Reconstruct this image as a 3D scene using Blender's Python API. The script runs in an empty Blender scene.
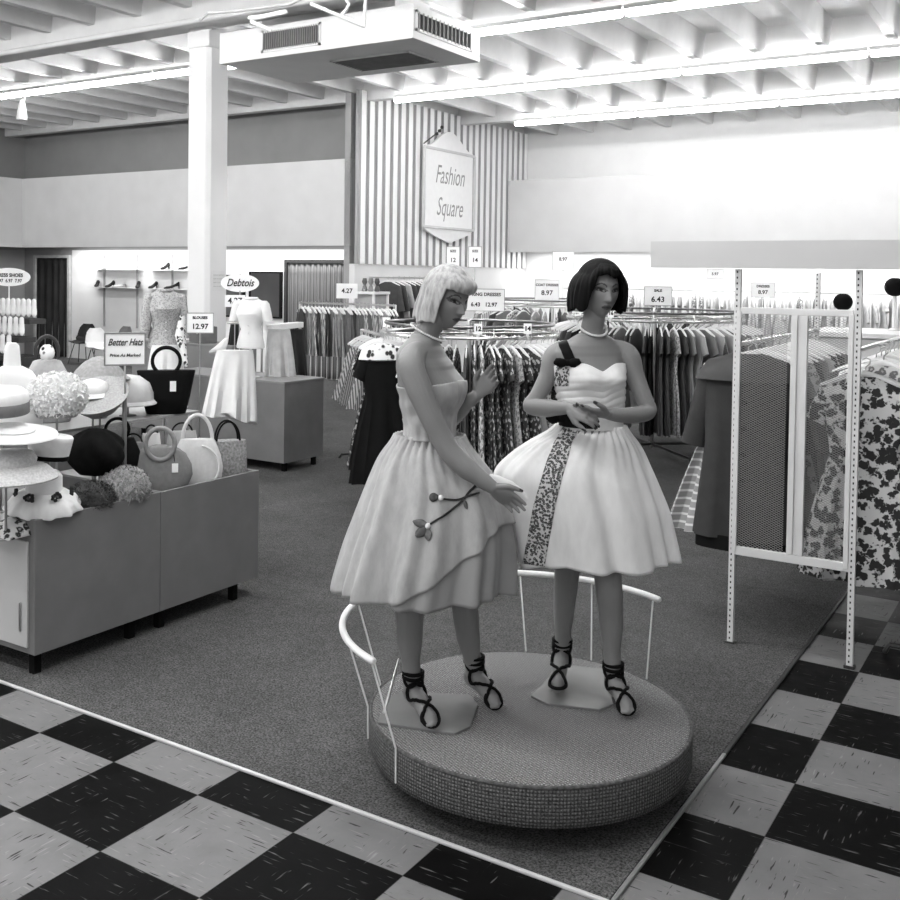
import bpy, bmesh, math, random
from math import sin, cos, pi, sqrt, exp, radians as rad
from mathutils import Vector as V, Matrix
from mathutils.bvhtree import BVHTree

# ------------------------------------------------------------------ camera, world, lights, exposure
SC = bpy.context.scene
COL = SC.collection
CAM = V((3.6162, -2.7655, 1.9447)); YAW, PIT, ROL = rad(-33.168), rad(-1.631), rad(0.76)
F, PX, PY = 1033.39, 405.32, 304.61
_w = V((sin(YAW)*cos(PIT), cos(YAW)*cos(PIT), sin(PIT)))
_r0 = V((cos(YAW), -sin(YAW), 0)); _u0 = _r0.cross(_w)
_r = cos(ROL)*_r0 + sin(ROL)*_u0; _u = -sin(ROL)*_r0 + cos(ROL)*_u0
cd = bpy.data.cameras.new('camera'); cam = bpy.data.objects.new('camera', cd); COL.objects.link(cam)
cam.matrix_world = Matrix(((_r.x, _u.x, -_w.x, CAM.x), (_r.y, _u.y, -_w.y, CAM.y), (_r.z, _u.z, -_w.z, CAM.z), (0, 0, 0, 1)))
cd.sensor_width = 36; cd.lens = F/900*36; cd.shift_x = (450-PX)/900; cd.shift_y = (PY-450)/900; cd.clip_end = 100; cd.clip_start = .05
SC.camera = cam
SC.view_settings.view_transform = 'Standard'; SC.view_settings.look = 'None'; SC.view_settings.gamma = 1
SC.view_settings.use_curve_mapping = False
SC.view_settings.exposure = 0.52
wd = bpy.data.worlds.new('store_light'); SC.world = wd; wd.use_nodes = True
wd.node_tree.nodes['Background'].inputs[0].default_value = (.9, .9, .9, 1); wd.node_tree.nodes['Background'].inputs[1].default_value = .75
def fill_row(x, y, lx, power, z=4.75, ly=.25):
    ld = bpy.data.lights.new('fill_row_light', 'AREA'); ld.shape = 'RECTANGLE'; ld.size = lx; ld.size_y = ly; ld.energy = power
    o = bpy.data.objects.new('fill_row_light', ld); o.location = (x, y, z); COL.objects.link(o)
fill_row(1.0, -4.2, 9, 90)      # unseen fill light added behind the camera, standing for a further ceiling row
E_FILL = 64.0       # emission of the unseen strips added above the frame as fill
E_STRIP = 36.0       # emission of the ceiling strips in view
# ------------------------------------------------------------------ helpers
def at(x, y, d): return CAM + (_w + (x-PX)/F*_r - (y-PY)/F*_u)*d          # point d metres into the scene along a sight line
def dirpx(x, y): return (_w + (x-PX)/F*_r - (y-PY)/F*_u)
def onz(x, y, z): k = dirpx(x, y); return CAM + k*((z-CAM.z)/k.z)
def onx(x, y, X): k = dirpx(x, y); return CAM + k*((X-CAM.x)/k.x)
def ony(x, y, Y): k = dirpx(x, y); return CAM + k*((Y-CAM.y)/k.y)
RGT = V((cos(YAW), -sin(YAW), 0)); AWY = V((sin(YAW), cos(YAW), 0)); UP = V((0, 0, 1))
def lerp(a, b, t): return a+(b-a)*t
def interp(keys, x):
    if x <= keys[0][0]: return keys[0][1:] if len(keys[0]) > 2 else keys[0][1]
    for a, b in zip(keys, keys[1:]):
        if x <= b[0]:
            t = (x-a[0])/(b[0]-a[0]); t = t*t*(3-2*t)
            if len(a) > 2: return tuple(lerp(p, q, t) for p, q in zip(a[1:], b[1:]))
            return lerp(a[1], b[1], t)
    return keys[-1][1:] if len(keys[-1]) > 2 else keys[-1][1]

class MB:
    def __init__(s): s.v = []; s.f = []; s.m = []; s.cur = 0
    def add(s, vs, fs):
        o = len(s.v); s.v += [tuple(p) for p in vs]; s.f += [tuple(i+o for i in f) for f in fs]; s.m += [s.cur]*len(fs); return s
    def box(s, c, d, rz=0, R=None):
        M = R if R is not None else Matrix.Rotation(rz, 3, 'Z'); c = V(c); h = [x/2 for x in d]
        vs = [c + M @ V((sx*h[0], sy*h[1], sz*h[2])) for sz in (-1, 1) for sx, sy in ((-1, -1), (1, -1), (1, 1), (-1, 1))]
        return s.add(vs, [(3, 2, 1, 0), (4, 5, 6, 7), (0, 1, 5, 4), (1, 2, 6, 5), (2, 3, 7, 6), (3, 0, 4, 7)])
    def bx(s, x0, x1, y0, y1, z0, z1): return s.box(((x0+x1)/2, (y0+y1)/2, (z0+z1)/2), (x1-x0, y1-y0, z1-z0))
    def loft(s, rings, cap=True, closed=True):
        n = len(rings[0]); vs = [p for r in rings for p in r]; fs = []
        for i in range(len(rings)-1):
            for k in range(n if closed else n-1):
                a, b = i*n+k, i*n+(k+1) % n; fs.append((a, b, b+n, a+n))
        if cap and closed:
            c0 = sum((V(p) for p in rings[0]), V())/n; c1 = sum((V(p) for p in rings[-1]), V())/n
            vs = vs+[c0, c1]; m = len(vs); l = (len(rings)-1)*n
            for k in range(n): fs.append((m-2, (k+1) % n, k)); fs.append((m-1, l+k, l+(k+1) % n))
        return s.add(vs, fs)
    def ell(s, rings, n=24):           # rings: (centre, vector a, vector b)
        return s.loft([[V(c)+V(a)*cos(2*pi*k/n)+V(b)*sin(2*pi*k/n) for k in range(n)] for c, a, b in rings])
    def tube(s, pts, r, n=10, closed=False, round_=True):
        pts = [V(p) for p in pts]; m = len(pts); rr = r if isinstance(r, (list, tuple)) else [r]*m
        T = []
        for i in range(m):
            a = pts[(i-1) % m] if (closed or i > 0) else pts[0]; b = pts[(i+1) % m] if (closed or i < m-1) else pts[-1]
            t = (b-a); T.append(t.normalized() if t.length > 1e-9 else V((0, 0, 1)))
        ref = V((0, 0, 1)) if abs(T[0].z) < .9 else V((1, 0, 0)); A = (ref - T[0]*ref.dot(T[0])).normalized(); rings = []
        for i in range(m):
            A = (A - T[i]*A.dot(T[i])); A = A.normalized() if A.length > 1e-6 else T[i].orthogonal().normalized(); B = T[i].cross(A)
            rings.append([pts[i]+(A*cos(2*pi*k/n)+B*sin(2*pi*k/n))*rr[i] for k in range(n)])
        if closed:
            rings.append(rings[0]); return s.loft(rings, cap=False)
        if round_:
            def cap(i, sg):
                c, t, r0 = pts[i], T[i]*sg, rr[i]; out = []
                for q in (.45, .8): out.append([c + t*r0*q + (p-c)*sqrt(1-q*q) for p in rings[i]])
                return out
            rings = cap(0, -1)[::-1]+rings+cap(-1, 1)
        return s.loft(rings)
    def lathe(s, prof, c=(0, 0, 0), n=48, sx=1, sy=1, R=None, wob=None):
        c = V(c); M = R or Matrix.Identity(3); rings = []
        for i, (r, z) in enumerate(prof):
            ring = []
            for k in range(n):
                a = 2*pi*k/n; q = r*(wob(a, i/(len(prof)-1)) if wob else 1); ring.append(c+M @ V((q*cos(a)*sx, q*sin(a)*sy, z)))
            rings.append(ring)
        return s.loft(rings)
    def ball(s, c, r, n=16, R=None):
        r = r if isinstance(r, (tuple, list)) else (r, r, r); M = R or Matrix.Identity(3); m = n//2
        return s.loft([[V(c)+M @ V((r[0]*sin(pi*i/m)*cos(2*pi*k/n), r[1]*sin(pi*i/m)*sin(2*pi*k/n), -r[2]*cos(pi*i/m))) for k in range(n)] for i in range(1, m)])
    def grid(s, fn, nu, nv, cu=False):
        vs = [fn(i/(nu if cu else nu-1), j/(nv-1)) for j in range(nv) for i in range(nu)]; fs = []
        for j in range(nv-1):
            for i in range(nu if cu else nu-1):
                a = j*nu+i; b = j*nu+(i+1) % nu; fs.append((a, b, b+nu, a+nu))
        return s.add(vs, fs)
    def prism(s, poly, z0, z1):
        n = len(poly); vs = [V((p[0], p[1], z0)) for p in poly]+[V((p[0], p[1], z1)) for p in poly]
        return s.add(vs, [tuple(range(n))[::-1], tuple(range(n, 2*n))]+[(k, (k+1) % n, n+(k+1) % n, n+k) for k in range(n)])
    def mesh(s, name, mats, smooth=True):
        me = bpy.data.meshes.new(name); me.from_pydata(s.v, [], s.f)
        for m in (mats if isinstance(mats, (list, tuple)) else [mats]): me.materials.append(m)
        me.polygons.foreach_set('material_index', s.m); me.polygons.foreach_set('use_smooth', [smooth]*len(s.f)); me.update()
        return me
    def obj(s, name, mats, parent=None, smooth=True, bevel=0, solid=0, sub=0, off=-1, sharp=40):
        o = bpy.data.objects.new(name, s.mesh(name, mats, smooth)); COL.objects.link(o)
        if parent: o.parent = parent; o.matrix_parent_inverse = Matrix.Translation(-parent.location) if not parent.parent else Matrix.Identity(4)
        if smooth and sharp: o.data.set_sharp_from_angle(angle=rad(sharp))
        if solid: m = o.modifiers.new('thick', 'SOLIDIFY'); m.thickness = solid; m.offset = off
        if sub: m = o.modifiers.new('sub', 'SUBSURF'); m.levels = m.render_levels = sub
        if bevel: m = o.modifiers.new('bevel', 'BEVEL'); m.width = bevel; m.segments = 2; m.limit_method = 'ANGLE'
        return o
# parents of parts are Empties (or meshes) at their base; part meshes are written in world metres
def tag(o, label, cat, group=None):
    o['label'] = label; o['category'] = cat
    if group: o['group'] = group
    return o
def thing(name, label, cat, loc=(0, 0, 0), group=None):
    o = bpy.data.objects.new(name, None); o.empty_display_size = .05; o.location = loc; COL.objects.link(o); return tag(o, label, cat, group)
def struct(o): o['kind'] = 'structure'; return o
def kids(o): return [c for c in COL.objects if c.parent == o]
def apply_mods(o):
    dg = bpy.context.evaluated_depsgraph_get(); dg.update(); me = bpy.data.meshes.new_from_object(o.evaluated_get(dg)); o.modifiers.clear(); old = o.data; o.data = me; return o
def remesh(o, voxel, smooth=3, fac=.5):
    m = o.modifiers.new('r', 'REMESH'); m.mode = 'VOXEL'; m.voxel_size = voxel; m.use_smooth_shade = True
    if smooth: q = o.modifiers.new('s', 'SMOOTH'); q.iterations = smooth; q.factor = fac
    apply_mods(o); o.data.polygons.foreach_set('use_smooth', [True]*len(o.data.polygons)); return o

# ------------------------------------------------------------------ materials (all greys: a black and white photograph)
class NT:
    def __init__(s, name, v, rough=.6, metal=0, spec=.35):
        s.m = bpy.data.materials.new(name); s.m.use_nodes = True; s.t = s.m.node_tree; s.b = s.t.nodes['Principled BSDF']
        s.b.inputs['Base Color'].default_value = (v, v, v, 1); s.b.inputs['Roughness'].default_value = rough
        s.b.inputs['Metallic'].default_value = metal; s.b.inputs['Specular IOR Level'].default_value = spec
        s.tc = None
    def n(s, ty, **kw):
        o = s.t.nodes.new(ty)
        for k, x in kw.items():
            if k in o.inputs.keys() and not hasattr(type(o), k): o.inputs[k].default_value = x
            elif hasattr(o, k): setattr(o, k, x)
            else: o.inputs[k].default_value = x
        return o
    def l(s, a, b): s.t.links.new(a, b)
    def co(s, sc=(1, 1, 1), rot=(0, 0, 0), loc=(0, 0, 0), out='Object'):
        if not s.tc: s.tc = s.n('ShaderNodeTexCoord')
        mp = s.n('ShaderNodeMapping'); mp.inputs['Scale'].default_value = sc; mp.inputs['Rotation'].default_value = rot; mp.inputs['Location'].default_value = loc
        s.l(s.tc.outputs[out], mp.inputs[0]); return mp.outputs[0]
    def noise(s, co, scale, detail=3, rough=.5):
        t = s.n('ShaderNodeTexNoise'); t.inputs['Scale'].default_value = scale; t.inputs['Detail'].default_value = detail; t.inputs['Roughness'].default_value = rough
        s.l(co, t.inputs['Vector']); return t.outputs[0]
    def ramp(s, fac, stops, interp='LINEAR'):
        r = s.n('ShaderNodeValToRGB'); r.color_ramp.interpolation = interp; e = r.color_ramp.elements
        while len(e) < len(stops): e.new(.5)
        for q, (p, v) in zip(e, stops): q.position = p; q.color = (v, v, v, 1)
        s.l(fac, r.inputs[0]); return r.outputs[0]
    def math(s, op, a, b=None):
        o = s.n('ShaderNodeMath', operation=op)
        for i, x in enumerate((a, b)):
            if x is None: continue
            if isinstance(x, (int, float)): o.inputs[i].default_value = x
            else: s.l(x, o.inputs[i])
        return o.outputs[0]
    def mix(s, f, a, b):
        o = s.n('ShaderNodeMix', data_type='FLOAT')
        for i, x in ((0, f), (2, a), (3, b)):
            if isinstance(x, (int, float)): o.inputs[i].default_value = x
            else: s.l(x, o.inputs[i])
        return o.outputs[0]
    def col(s, c): s.l(c, s.b.inputs['Base Color']); return s
    def bump(s, h, st=.3, dist=.01):
        b = s.n('ShaderNodeBump'); b.inputs['Strength'].default_value = st; b.inputs['Distance'].default_value = dist; s.l(h, b.inputs['Height']); s.l(b.outputs[0], s.b.inputs['Normal']); return s
_mc = {}
def M(v, rough=.6, var=.12, scale=9, metal=0, bump=0, key='', spec=.35):
    k = (round(v, 4), rough, var, scale, metal, bump, key)
    if k not in _mc:
        t = NT('grey_%s_%03d' % (key or 'paint', int(v*1000)), v, rough, metal, spec); h = t.noise(t.co(), scale, 4)
        if var: t.col(t.ramp(h, [(.3, v*(1-var)), (.7, min(1, v*(1+var)))]))
        if bump: t.bump(t.noise(t.co(), scale*6, 4), bump, .004)
        _mc[k] = t.m
    return _mc[k]
def emit(v, st):
    t = NT('lit_tube', v); t.b.inputs['Emission Color'].default_value = (1, 1, 1, 1); t.b.inputs['Emission Strength'].default_value = st; return t.m
def m_stripe(a, b, sc, axis='x', rough=.8, soft=.1, duty=.5, name='striped_cloth'):
    t = NT(name, a, rough); w = t.n('ShaderNodeTexWave', wave_type='BANDS', bands_direction=axis.upper()); w.inputs['Scale'].default_value = sc; w.inputs['Distortion'].default_value = .12; w.inputs['Detail Scale'].default_value = .5
    t.l(t.co(), w.inputs['Vector']); t.col(t.ramp(w.outputs['Fac'], [(max(0, duty-soft), a), (min(1, duty+soft), b)])); return t.m
def m_print(bg, fg, sc, thr=.5, name='printed_cloth', mid=None, rough=.8, dist=.6):
    t = NT(name, bg, rough); c = t.co(); v = t.n('ShaderNodeTexVoronoi'); v.inputs['Scale'].default_value = sc; v.inputs['Randomness'].default_value = 1
    nz = t.n('ShaderNodeTexNoise'); nz.inputs['Scale'].default_value = sc*1.6; t.l(c, nz.inputs['Vector'])
    mx = t.n('ShaderNodeVectorMath', operation='SCALE'); t.l(nz.outputs[1], mx.inputs[0]); mx.inputs['Scale'].default_value = dist/sc*1.4
    ad = t.n('ShaderNodeVectorMath', operation='ADD'); t.l(c, ad.inputs[0]); t.l(mx.outputs[0], ad.inputs[1]); t.l(ad.outputs[0], v.inputs['Vector'])
    st = [(thr-.06, fg), (thr+.06, bg)]
    if mid is not None: st = [(thr*.35, mid), (thr*.45, fg)]+st
    t.col(t.ramp(v.outputs['Distance'], st)); return t.m
WHITE = M(.80, .55, .04); CREAM = M(.66, .6, .05); CHROME = M(.55, .28, .05, metal=1, key='chrome'); BLACK = M(.005, .7, .1, key='black', spec=.08); DARKMETAL = M(.03, .4, .1, key='metal')
RAILW = M(.75, .4, .03, key='enamel'); INK = M(.02, .7, 0, key='ink'); INKG = M(.18, .7, 0, key='ink'); CARD = M(.94, .6, .02, key='card'); HANG = M(.75, .45, .03, key='hanger')
def text(body, size, parent, loc, face, mat=None, shear=0, bold=0, name='lettering', align='CENTER', sx=1):
    """flat lettering, 'face' = the outward direction of the surface it stands on"""
    cu = bpy.data.curves.new(name, 'FONT'); cu.body = body; cu.size = size; cu.align_x = align; cu.align_y = 'CENTER'; cu.shear = shear; cu.offset = bold; cu.extrude = .0006; cu.resolution_u = 3
    o = bpy.data.objects.new(name, cu); COL.objects.link(o); dg = bpy.context.evaluated_depsgraph_get(); dg.update(); me = bpy.data.meshes.new_from_object(o.evaluated_get(dg)); bpy.data.objects.remove(o); bpy.data.curves.remove(cu)
    z = V(face).normalized(); x = V((0, 0, 1)).cross(z).normalized(); y = z.cross(x)
    R = Matrix((x*sx, y, z)).transposed().to_4x4(); me.transform(Matrix.Translation(V(loc)+z*.0015) @ R); me.materials.clear(); me.materials.append(mat or INK)
    o = bpy.data.objects.new(name, me); COL.objects.link(o)
    if parent: o.parent = parent; o.matrix_parent_inverse = Matrix.Translation(-parent.location) if not parent.parent else Matrix.Identity(4)
    return o
def copy_thing(o, loc, rz, label=None, group=None, sc=1, mat=None):
    c = o.copy(); COL.objects.link(c); c.location = loc; c.rotation_euler = (0, 0, rz); c.scale = (sc, sc, sc)
    if label: c['label'] = label
    if group: c['group'] = group
    for k in _kids.get(o, []):
        q = k.copy(); COL.objects.link(q); q.parent = c
    return c
_kids = {}
# ------------------------------------------------------------------ floor
T = .457; XB, YB = 2.448, .235
t = NT('checker_floor_tiles', .5, .38, spec=.03)
sep = t.n('ShaderNodeSeparateXYZ'); t.l(t.co((1/T, 1/T, 1)), sep.inputs[0])
fx = t.math('FLOOR', sep.outputs[0]); fy = t.math('FLOOR', sep.outputs[1])
par = t.math('ABSOLUTE', t.math('MODULO', t.math('ADD', fx, fy), 2.0))           # 0 dark, 1 pale
mot = t.noise(t.co(), 5, 5, .6)
stx = t.noise(t.co((4, 38, 1)), 2.2, 2, .5); sty = t.noise(t.co((38, 4, 1), loc=(3, 1, 0)), 2.2, 2, .5)
gate = t.math('GREATER_THAN', t.noise(t.co(loc=(7, 2, 0)), 3.3, 2), .52)
streak = t.mix(gate, stx, sty)
pale = t.math('MULTIPLY', t.ramp(streak, [(.0, .03), (.315, .04), (.355, .17), (.64, .17), (.70, .23)]), t.ramp(mot, [(.3, .86), (.7, 1.1)]))
dark = t.math('MULTIPLY', t.ramp(streak, [(.0, .004), (.62, .005), (.645, .008), (.74, .13)]), t.ramp(mot, [(.3, .7), (.7, 1.3)]))
ex = t.math('ABSOLUTE', t.math('SUBTRACT', t.math('FRACT', sep.outputs[0]), .5)); ey = t.math('ABSOLUTE', t.math('SUBTRACT', t.math('FRACT', sep.outputs[1]), .5))
joint = t.math('GREATER_THAN', t.math('MAXIMUM', ex, ey), .4945)
c = t.mix(par, dark, pale); c = t.mix(joint, c, t.math('MULTIPLY', c, .45)); t.col(c)
t.l(t.ramp(mot, [(.3, .36), (.7, .55)]), t.b.inputs['Roughness'])
b = MB(); b.bx(-18, 9, -7, 20, -.1, 0)
struct(b.obj('floor', t.m, smooth=False))
t = NT('grey_carpet', .07, .95, spec=.1); n1 = t.noise(t.co(), 2.2, 4, .6); n2 = t.noise(t.co(), 110, 3, .75); n3 = t.noise(t.co(), 22, 4, .65)
t.col(t.math('MULTIPLY', t.math('MULTIPLY', t.ramp(n1, [(.3, .066), (.7, .089)]), t.ramp(n2, [(.36, .30), (.64, 1.75)])), t.ramp(n3, [(.35, .85), (.65, 1.12)]))); t.bump(n2, .6, .006)
CARPET = t.m
b = MB(); b.bx(-17.9, XB-.012, YB+.012, 19.9, 0, .008)
o = b.obj('carpet', CARPET, smooth=False); struct(o); o['label'] = 'dark grey carpet of the fashion department'
b = MB(); b.bx(-17.9, XB+.010, YB-.008, YB+.008, 0, .012); struct(b.obj('trim_1', M(.55, .4, .05), smooth=False, bevel=.004))
b = MB(); b.bx(XB-.008, XB+.008, YB+.012, 1.45, 0, .012); struct(b.obj('trim_2', M(.22, .5, .25, 3), smooth=False, bevel=.003))
b = MB(); b.bx(XB-.010, XB+.008, 1.45, 19.8, 0, .011); struct(b.obj('trim_5', M(.035, .7, .2, 3), smooth=False, bevel=.003))
# ------------------------------------------------------------------ ceiling, joists, girders
CEIL = M(.70, .7, .05, 3); JOIST = M(.68, .7, .06, 3)
b = MB(); b.bx(-18, 9, -7, 20, 5.42, 5.5); ceil = struct(b.obj('ceiling', CEIL, smooth=False))
for k in range(-20, 11):
    x = -.176+.845*k; b = MB()
    b.loft([[V((x-.055, y, 5.05)), V((x+.055, y, 5.05)), V((x+.10, y, 5.43)), V((x-.10, y, 5.43))] for y in (-6.9, 19.9)])
    struct(b.obj('joist', JOIST, smooth=False))
for y, z0, w in ((-.9, 4.93, .2), (2.6, 4.93, .2), (6.22, 4.86, .34), (8.32, 4.95, .18), (11.95, 4.95, .18), (15.2, 4.95, .18)):
    b = MB(); b.bx(-17.5, 8.9, y-w/2, y+w/2, z0, 5.43); struct(b.obj('girder', JOIST, smooth=False, bevel=.01))
# ------------------------------------------------------------------ walls
GREYW = M(.25, .75, .06, 2); PALEW = M(.60, .7, .04, 2); LIGHTW = M(.74, .7, .03, 2)
def slab(name, mat, *a, **k): b = MB(); b.bx(*a); return struct(b.obj(name, mat, smooth=False, **k))
slab('wall_back', GREYW, -17, -6.9, 12.4, 12.6, 2.4, 5.42)
slab('wall_back_lower', LIGHTW, -15.15, -6.9, 12.4, 12.6, 0, 2.4)
slab('wall_back_fitting', M(.30, .7, .06, 2), -17, -15.15, 12.4, 12.6, 0, 2.4)
slab('wall_left', GREYW, -17, -16.8, -7, 12.4, 2.4, 5.42)
slab('wall_left_lower', M(.33, .7, .06, 2), -17, -16.8, -7, 12.4, 0, 2.4)
b = MB(); b.bx(-15.75, -6.9, 11.55, 11.60, 2.44, 3.93); b.bx(-15.8, -6.9, 11.6, 12.4, 3.88, 3.93)
b.bx(-15.8, -15.75, -7, 11.6, 2.44, 3.93); b.bx(-16.8, -15.8, -7, 12.4, 3.88, 3.93); struct(b.obj('trim_3', PALEW, smooth=False)); 
# partition with corrugated facing
slab('wall_partition', M(.33, .7, .05, 2), -7.02, -6.90, 11.55, 18, 0, 5.1)
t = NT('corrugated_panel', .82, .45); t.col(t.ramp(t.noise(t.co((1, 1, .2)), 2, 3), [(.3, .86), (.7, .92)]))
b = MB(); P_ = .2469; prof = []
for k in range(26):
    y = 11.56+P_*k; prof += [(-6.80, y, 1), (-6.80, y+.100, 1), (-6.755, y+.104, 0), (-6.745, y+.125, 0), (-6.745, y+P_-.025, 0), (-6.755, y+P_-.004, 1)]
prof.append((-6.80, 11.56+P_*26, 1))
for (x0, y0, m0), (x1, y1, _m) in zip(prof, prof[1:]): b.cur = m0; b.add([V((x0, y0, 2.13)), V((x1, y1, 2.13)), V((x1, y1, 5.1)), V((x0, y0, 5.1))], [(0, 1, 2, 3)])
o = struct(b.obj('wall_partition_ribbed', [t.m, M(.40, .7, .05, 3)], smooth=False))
b = MB(); b.bx(-6.90, -6.79, 11.55, 18, 0, 2.13); struct(b.obj('wall_partition_lower', LIGHTW, smooth=False))
slab('wall_right_back', LIGHTW, -6.9, 9, 18, 18.2, 0, 5.42)
b = MB(); b.bx(-6.72, 9, 17.06, 17.1, 2.47, 4.0); b.bx(-6.72, 9, 17.1, 18, 3.96, 4.0); struct(b.obj('trim_4', M(.60, .7, .03, 2), smooth=False))
slab('wall_right', LIGHTW, 8.9, 9.1, -7, 18.2, 0, 5.42)
# lamps tucked behind the two valances, over the wall displays
def cove(x, y, lx, power, z=2.5, tilt=0):
    ld = bpy.data.lights.new('valance_lamp', 'AREA'); ld.shape = 'RECTANGLE'; ld.size = lx; ld.size_y = .12; ld.energy = power
    o = bpy.data.objects.new('valance_lamp', ld); o.location = (x, y, z); o.rotation_euler = (tilt, 0, 0); COL.objects.link(o)
cove(-11.2, 11.95, 7.6, 95); cove(0, 17.55, 13, 140)
# doorways on the back wall
def doorway(name, x0, x1, z1, mat_frame, mat_fill, folds):
    b = MB(); y = 12.37
    for a in ((x0-.06, x0, 0, z1+.06), (x1, x1+.06, 0, z1+.06)): b.bx(a[0], a[1], y-.05, y+.05, a[2], a[3])
    b.bx(x0, x1, y-.05, y+.05, z1, z1+.06); d = struct(b.obj(name, mat_frame, smooth=False))
    b = MB(); n = 120
    b.grid(lambda u, v: V((lerp(x0, x1, u), y-.0+.035*sin(2*pi*folds*u+.5*sin(9*u))*(.6+.4*(1-v)), lerp(.02, z1-.01, v))), n, 12)
    b.obj('curtain', mat_fill, d, solid=.004, sharp=0); return d
doorway('door_1', -16.33, -15.22, 2.23, M(.42, .6), M(.020, .8, .3, 3), 5)
doorway('door_2', -8.93, -7.3, 2.15, M(.03, .6), m_stripe(.10, .19, 9, 'x'), 13)
# ------------------------------------------------------------------ column
b = MB(); cx_, cy_ = -5.25, 6.40; h = .165; ch = .05
poly = [(cx_-h, cy_-h), (cx_+h-ch, cy_-h), (cx_+h, cy_-h+ch), (cx_+h, cy_+h), (cx_-h, cy_+h)]
b.prism(poly, 0, 4.88); o = b.obj('column', M(.74, .6, .03, 2), smooth=False, bevel=.008)
struct(o)
b = MB(); b.box((cx_, cy_, 4.72), (.36, .36, .2)); b.obj('capital', M(.74, .6, .03, 2), o, smooth=False, bevel=.01)
b = MB(); p = ony(222, 281, cy_-h-.004); b.box((cx_+h+.003, cy_+.02, p.z), (.004, .2, .24)); o2 = b.obj('notice_sheet', M(.70, .6, .03), smooth=False); tag(o2, 'small faint notice sheet fixed to the white column', 'notice')
for k in range(4): text('notice to customers', .022, o2, (cx_+h+.005, cy_+.02, p.z+.07-.045*k), (1, 0, 0), M(.4, .7, 0))
# ------------------------------------------------------------------ ceiling strip lights
TUBE = emit(.9, E_STRIP); TUBE_FILL = emit(.9, E_FILL)
rowinfo = {2.6: 'unseen fill row added over the mannequins', -.9: 'unseen fill row added over the tiled aisle', 8.1: 'second row, behind the white column', 11.6: 'row reaching the corrugated partition', 14.9: 'farthest row, near the back wall'}
def strip(x0, x1, y, z=4.85):
    o = thing('fluorescent_light', 'bare white fluorescent strip light on the ceiling, '+rowinfo[min(rowinfo, key=lambda q: abs(q-y))], 'ceiling light', ((x0+x1)/2, y, z), 'fluorescent strips, '+rowinfo[min(rowinfo, key=lambda q: abs(q-y))])
    b = MB(); b.bx(x0+.004, x1-.004, y-.05, y+.05, z+.035, z+.09); b.obj('housing', RAILW, o, smooth=False, bevel=.006)
    b = MB(); b.tube([(x0+.05, y, z), (x1-.05, y, z)], .042, 10); b.obj('tube', TUBE if y > 4 else TUBE_FILL, o)
    for x in (x0+.3, x1-.3): b = MB(); b.bx(x-.02, x+.02, y-.02, y+.26, z+.075, z+.099); b.obj('bracket', RAILW, o, smooth=False)
for k in range(7): strip(-15.3+2.44*k, -15.3+2.44*k+2.43, 8.1)
for k in range(4): strip(-6.05+2.44*k, -6.05+2.44*k+2.43, 11.6)
for k in range(4): strip(-5.5+2.44*k, -5.5+2.44*k+2.43, 14.9)
for y in (1.8, -1.5):  # further rows out of view, added to brighten the foreground
    for k in range(-3 if y > 0 else -2, 3): strip(-4.2+2.44*k, -4.2+2.44*k+2.43, y, 4.82)
# white pipe along the near girder with its hangers
b = MB(); b.tube([(-11, 5.97, 4.86), (8, 5.97, 4.86)], .036, 12); o = b.obj('ceiling_pipe', M(.78, .45, .03, 3)); tag(o, 'long white pipe running under the near ceiling girder', 'pipe')
b = MB(); pts = [at(200, 20, 10.2), at(208, 13, 10.2), at(235, 11, 10.0), at(290, 4, 9.3), at(310, -6, 9.2)]; b.tube(pts, .016); o = b.obj('conduit', M(.5, .5, .05)); tag(o, 'thin bent conduit above the pipe at the column top', 'conduit')
o = thing('ceiling_bracket', 'white swing arm bracket hanging by the duct grille', 'bracket', at(285, 30, 8.6))
b = MB(); b.tube([at(250, 18, 8.7), at(262, 17, 8.7), at(285, 12, 8.6)], .022); b.tube([at(252, 22, 8.7), at(270, 30, 8.7)], .018); b.obj('arm', RAILW, o)
b = MB(); b.tube([at(312, 4, 8.5), at(335, 14, 8.5), at(364, 26, 8.5)], .016); b.tube([at(364, 26, 8.5), at(365, 10, 8.5), at(366, -6, 8.5)], .014); b.obj('brace', RAILW, o)
b = MB(); b.tube([at(340, 16, 8.5), at(346, 10, 8.5), at(349, 4, 8.5), at(345, -2, 8.5)], .014); b.obj('hook', RAILW, o)
# pendant cone
o = thing('pendant_lamp', 'small white cone pendant hanging below the left strip light', 'lamp', (-10.96, 8.0, 4.4))
b = MB(); b.lathe([(.085, 4.40), (.09, 4.42), (.06, 4.60), (.04, 4.70), (.015, 4.73)], (-10.96, 8.0, 0), 24); b.obj('shade', M(.85, .4, .02), o)
b = MB(); b.tube([(-10.96, 8.04, 4.72), (-10.96, 8.06, 4.90)], .012); b.obj('stem', RAILW, o)
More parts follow.
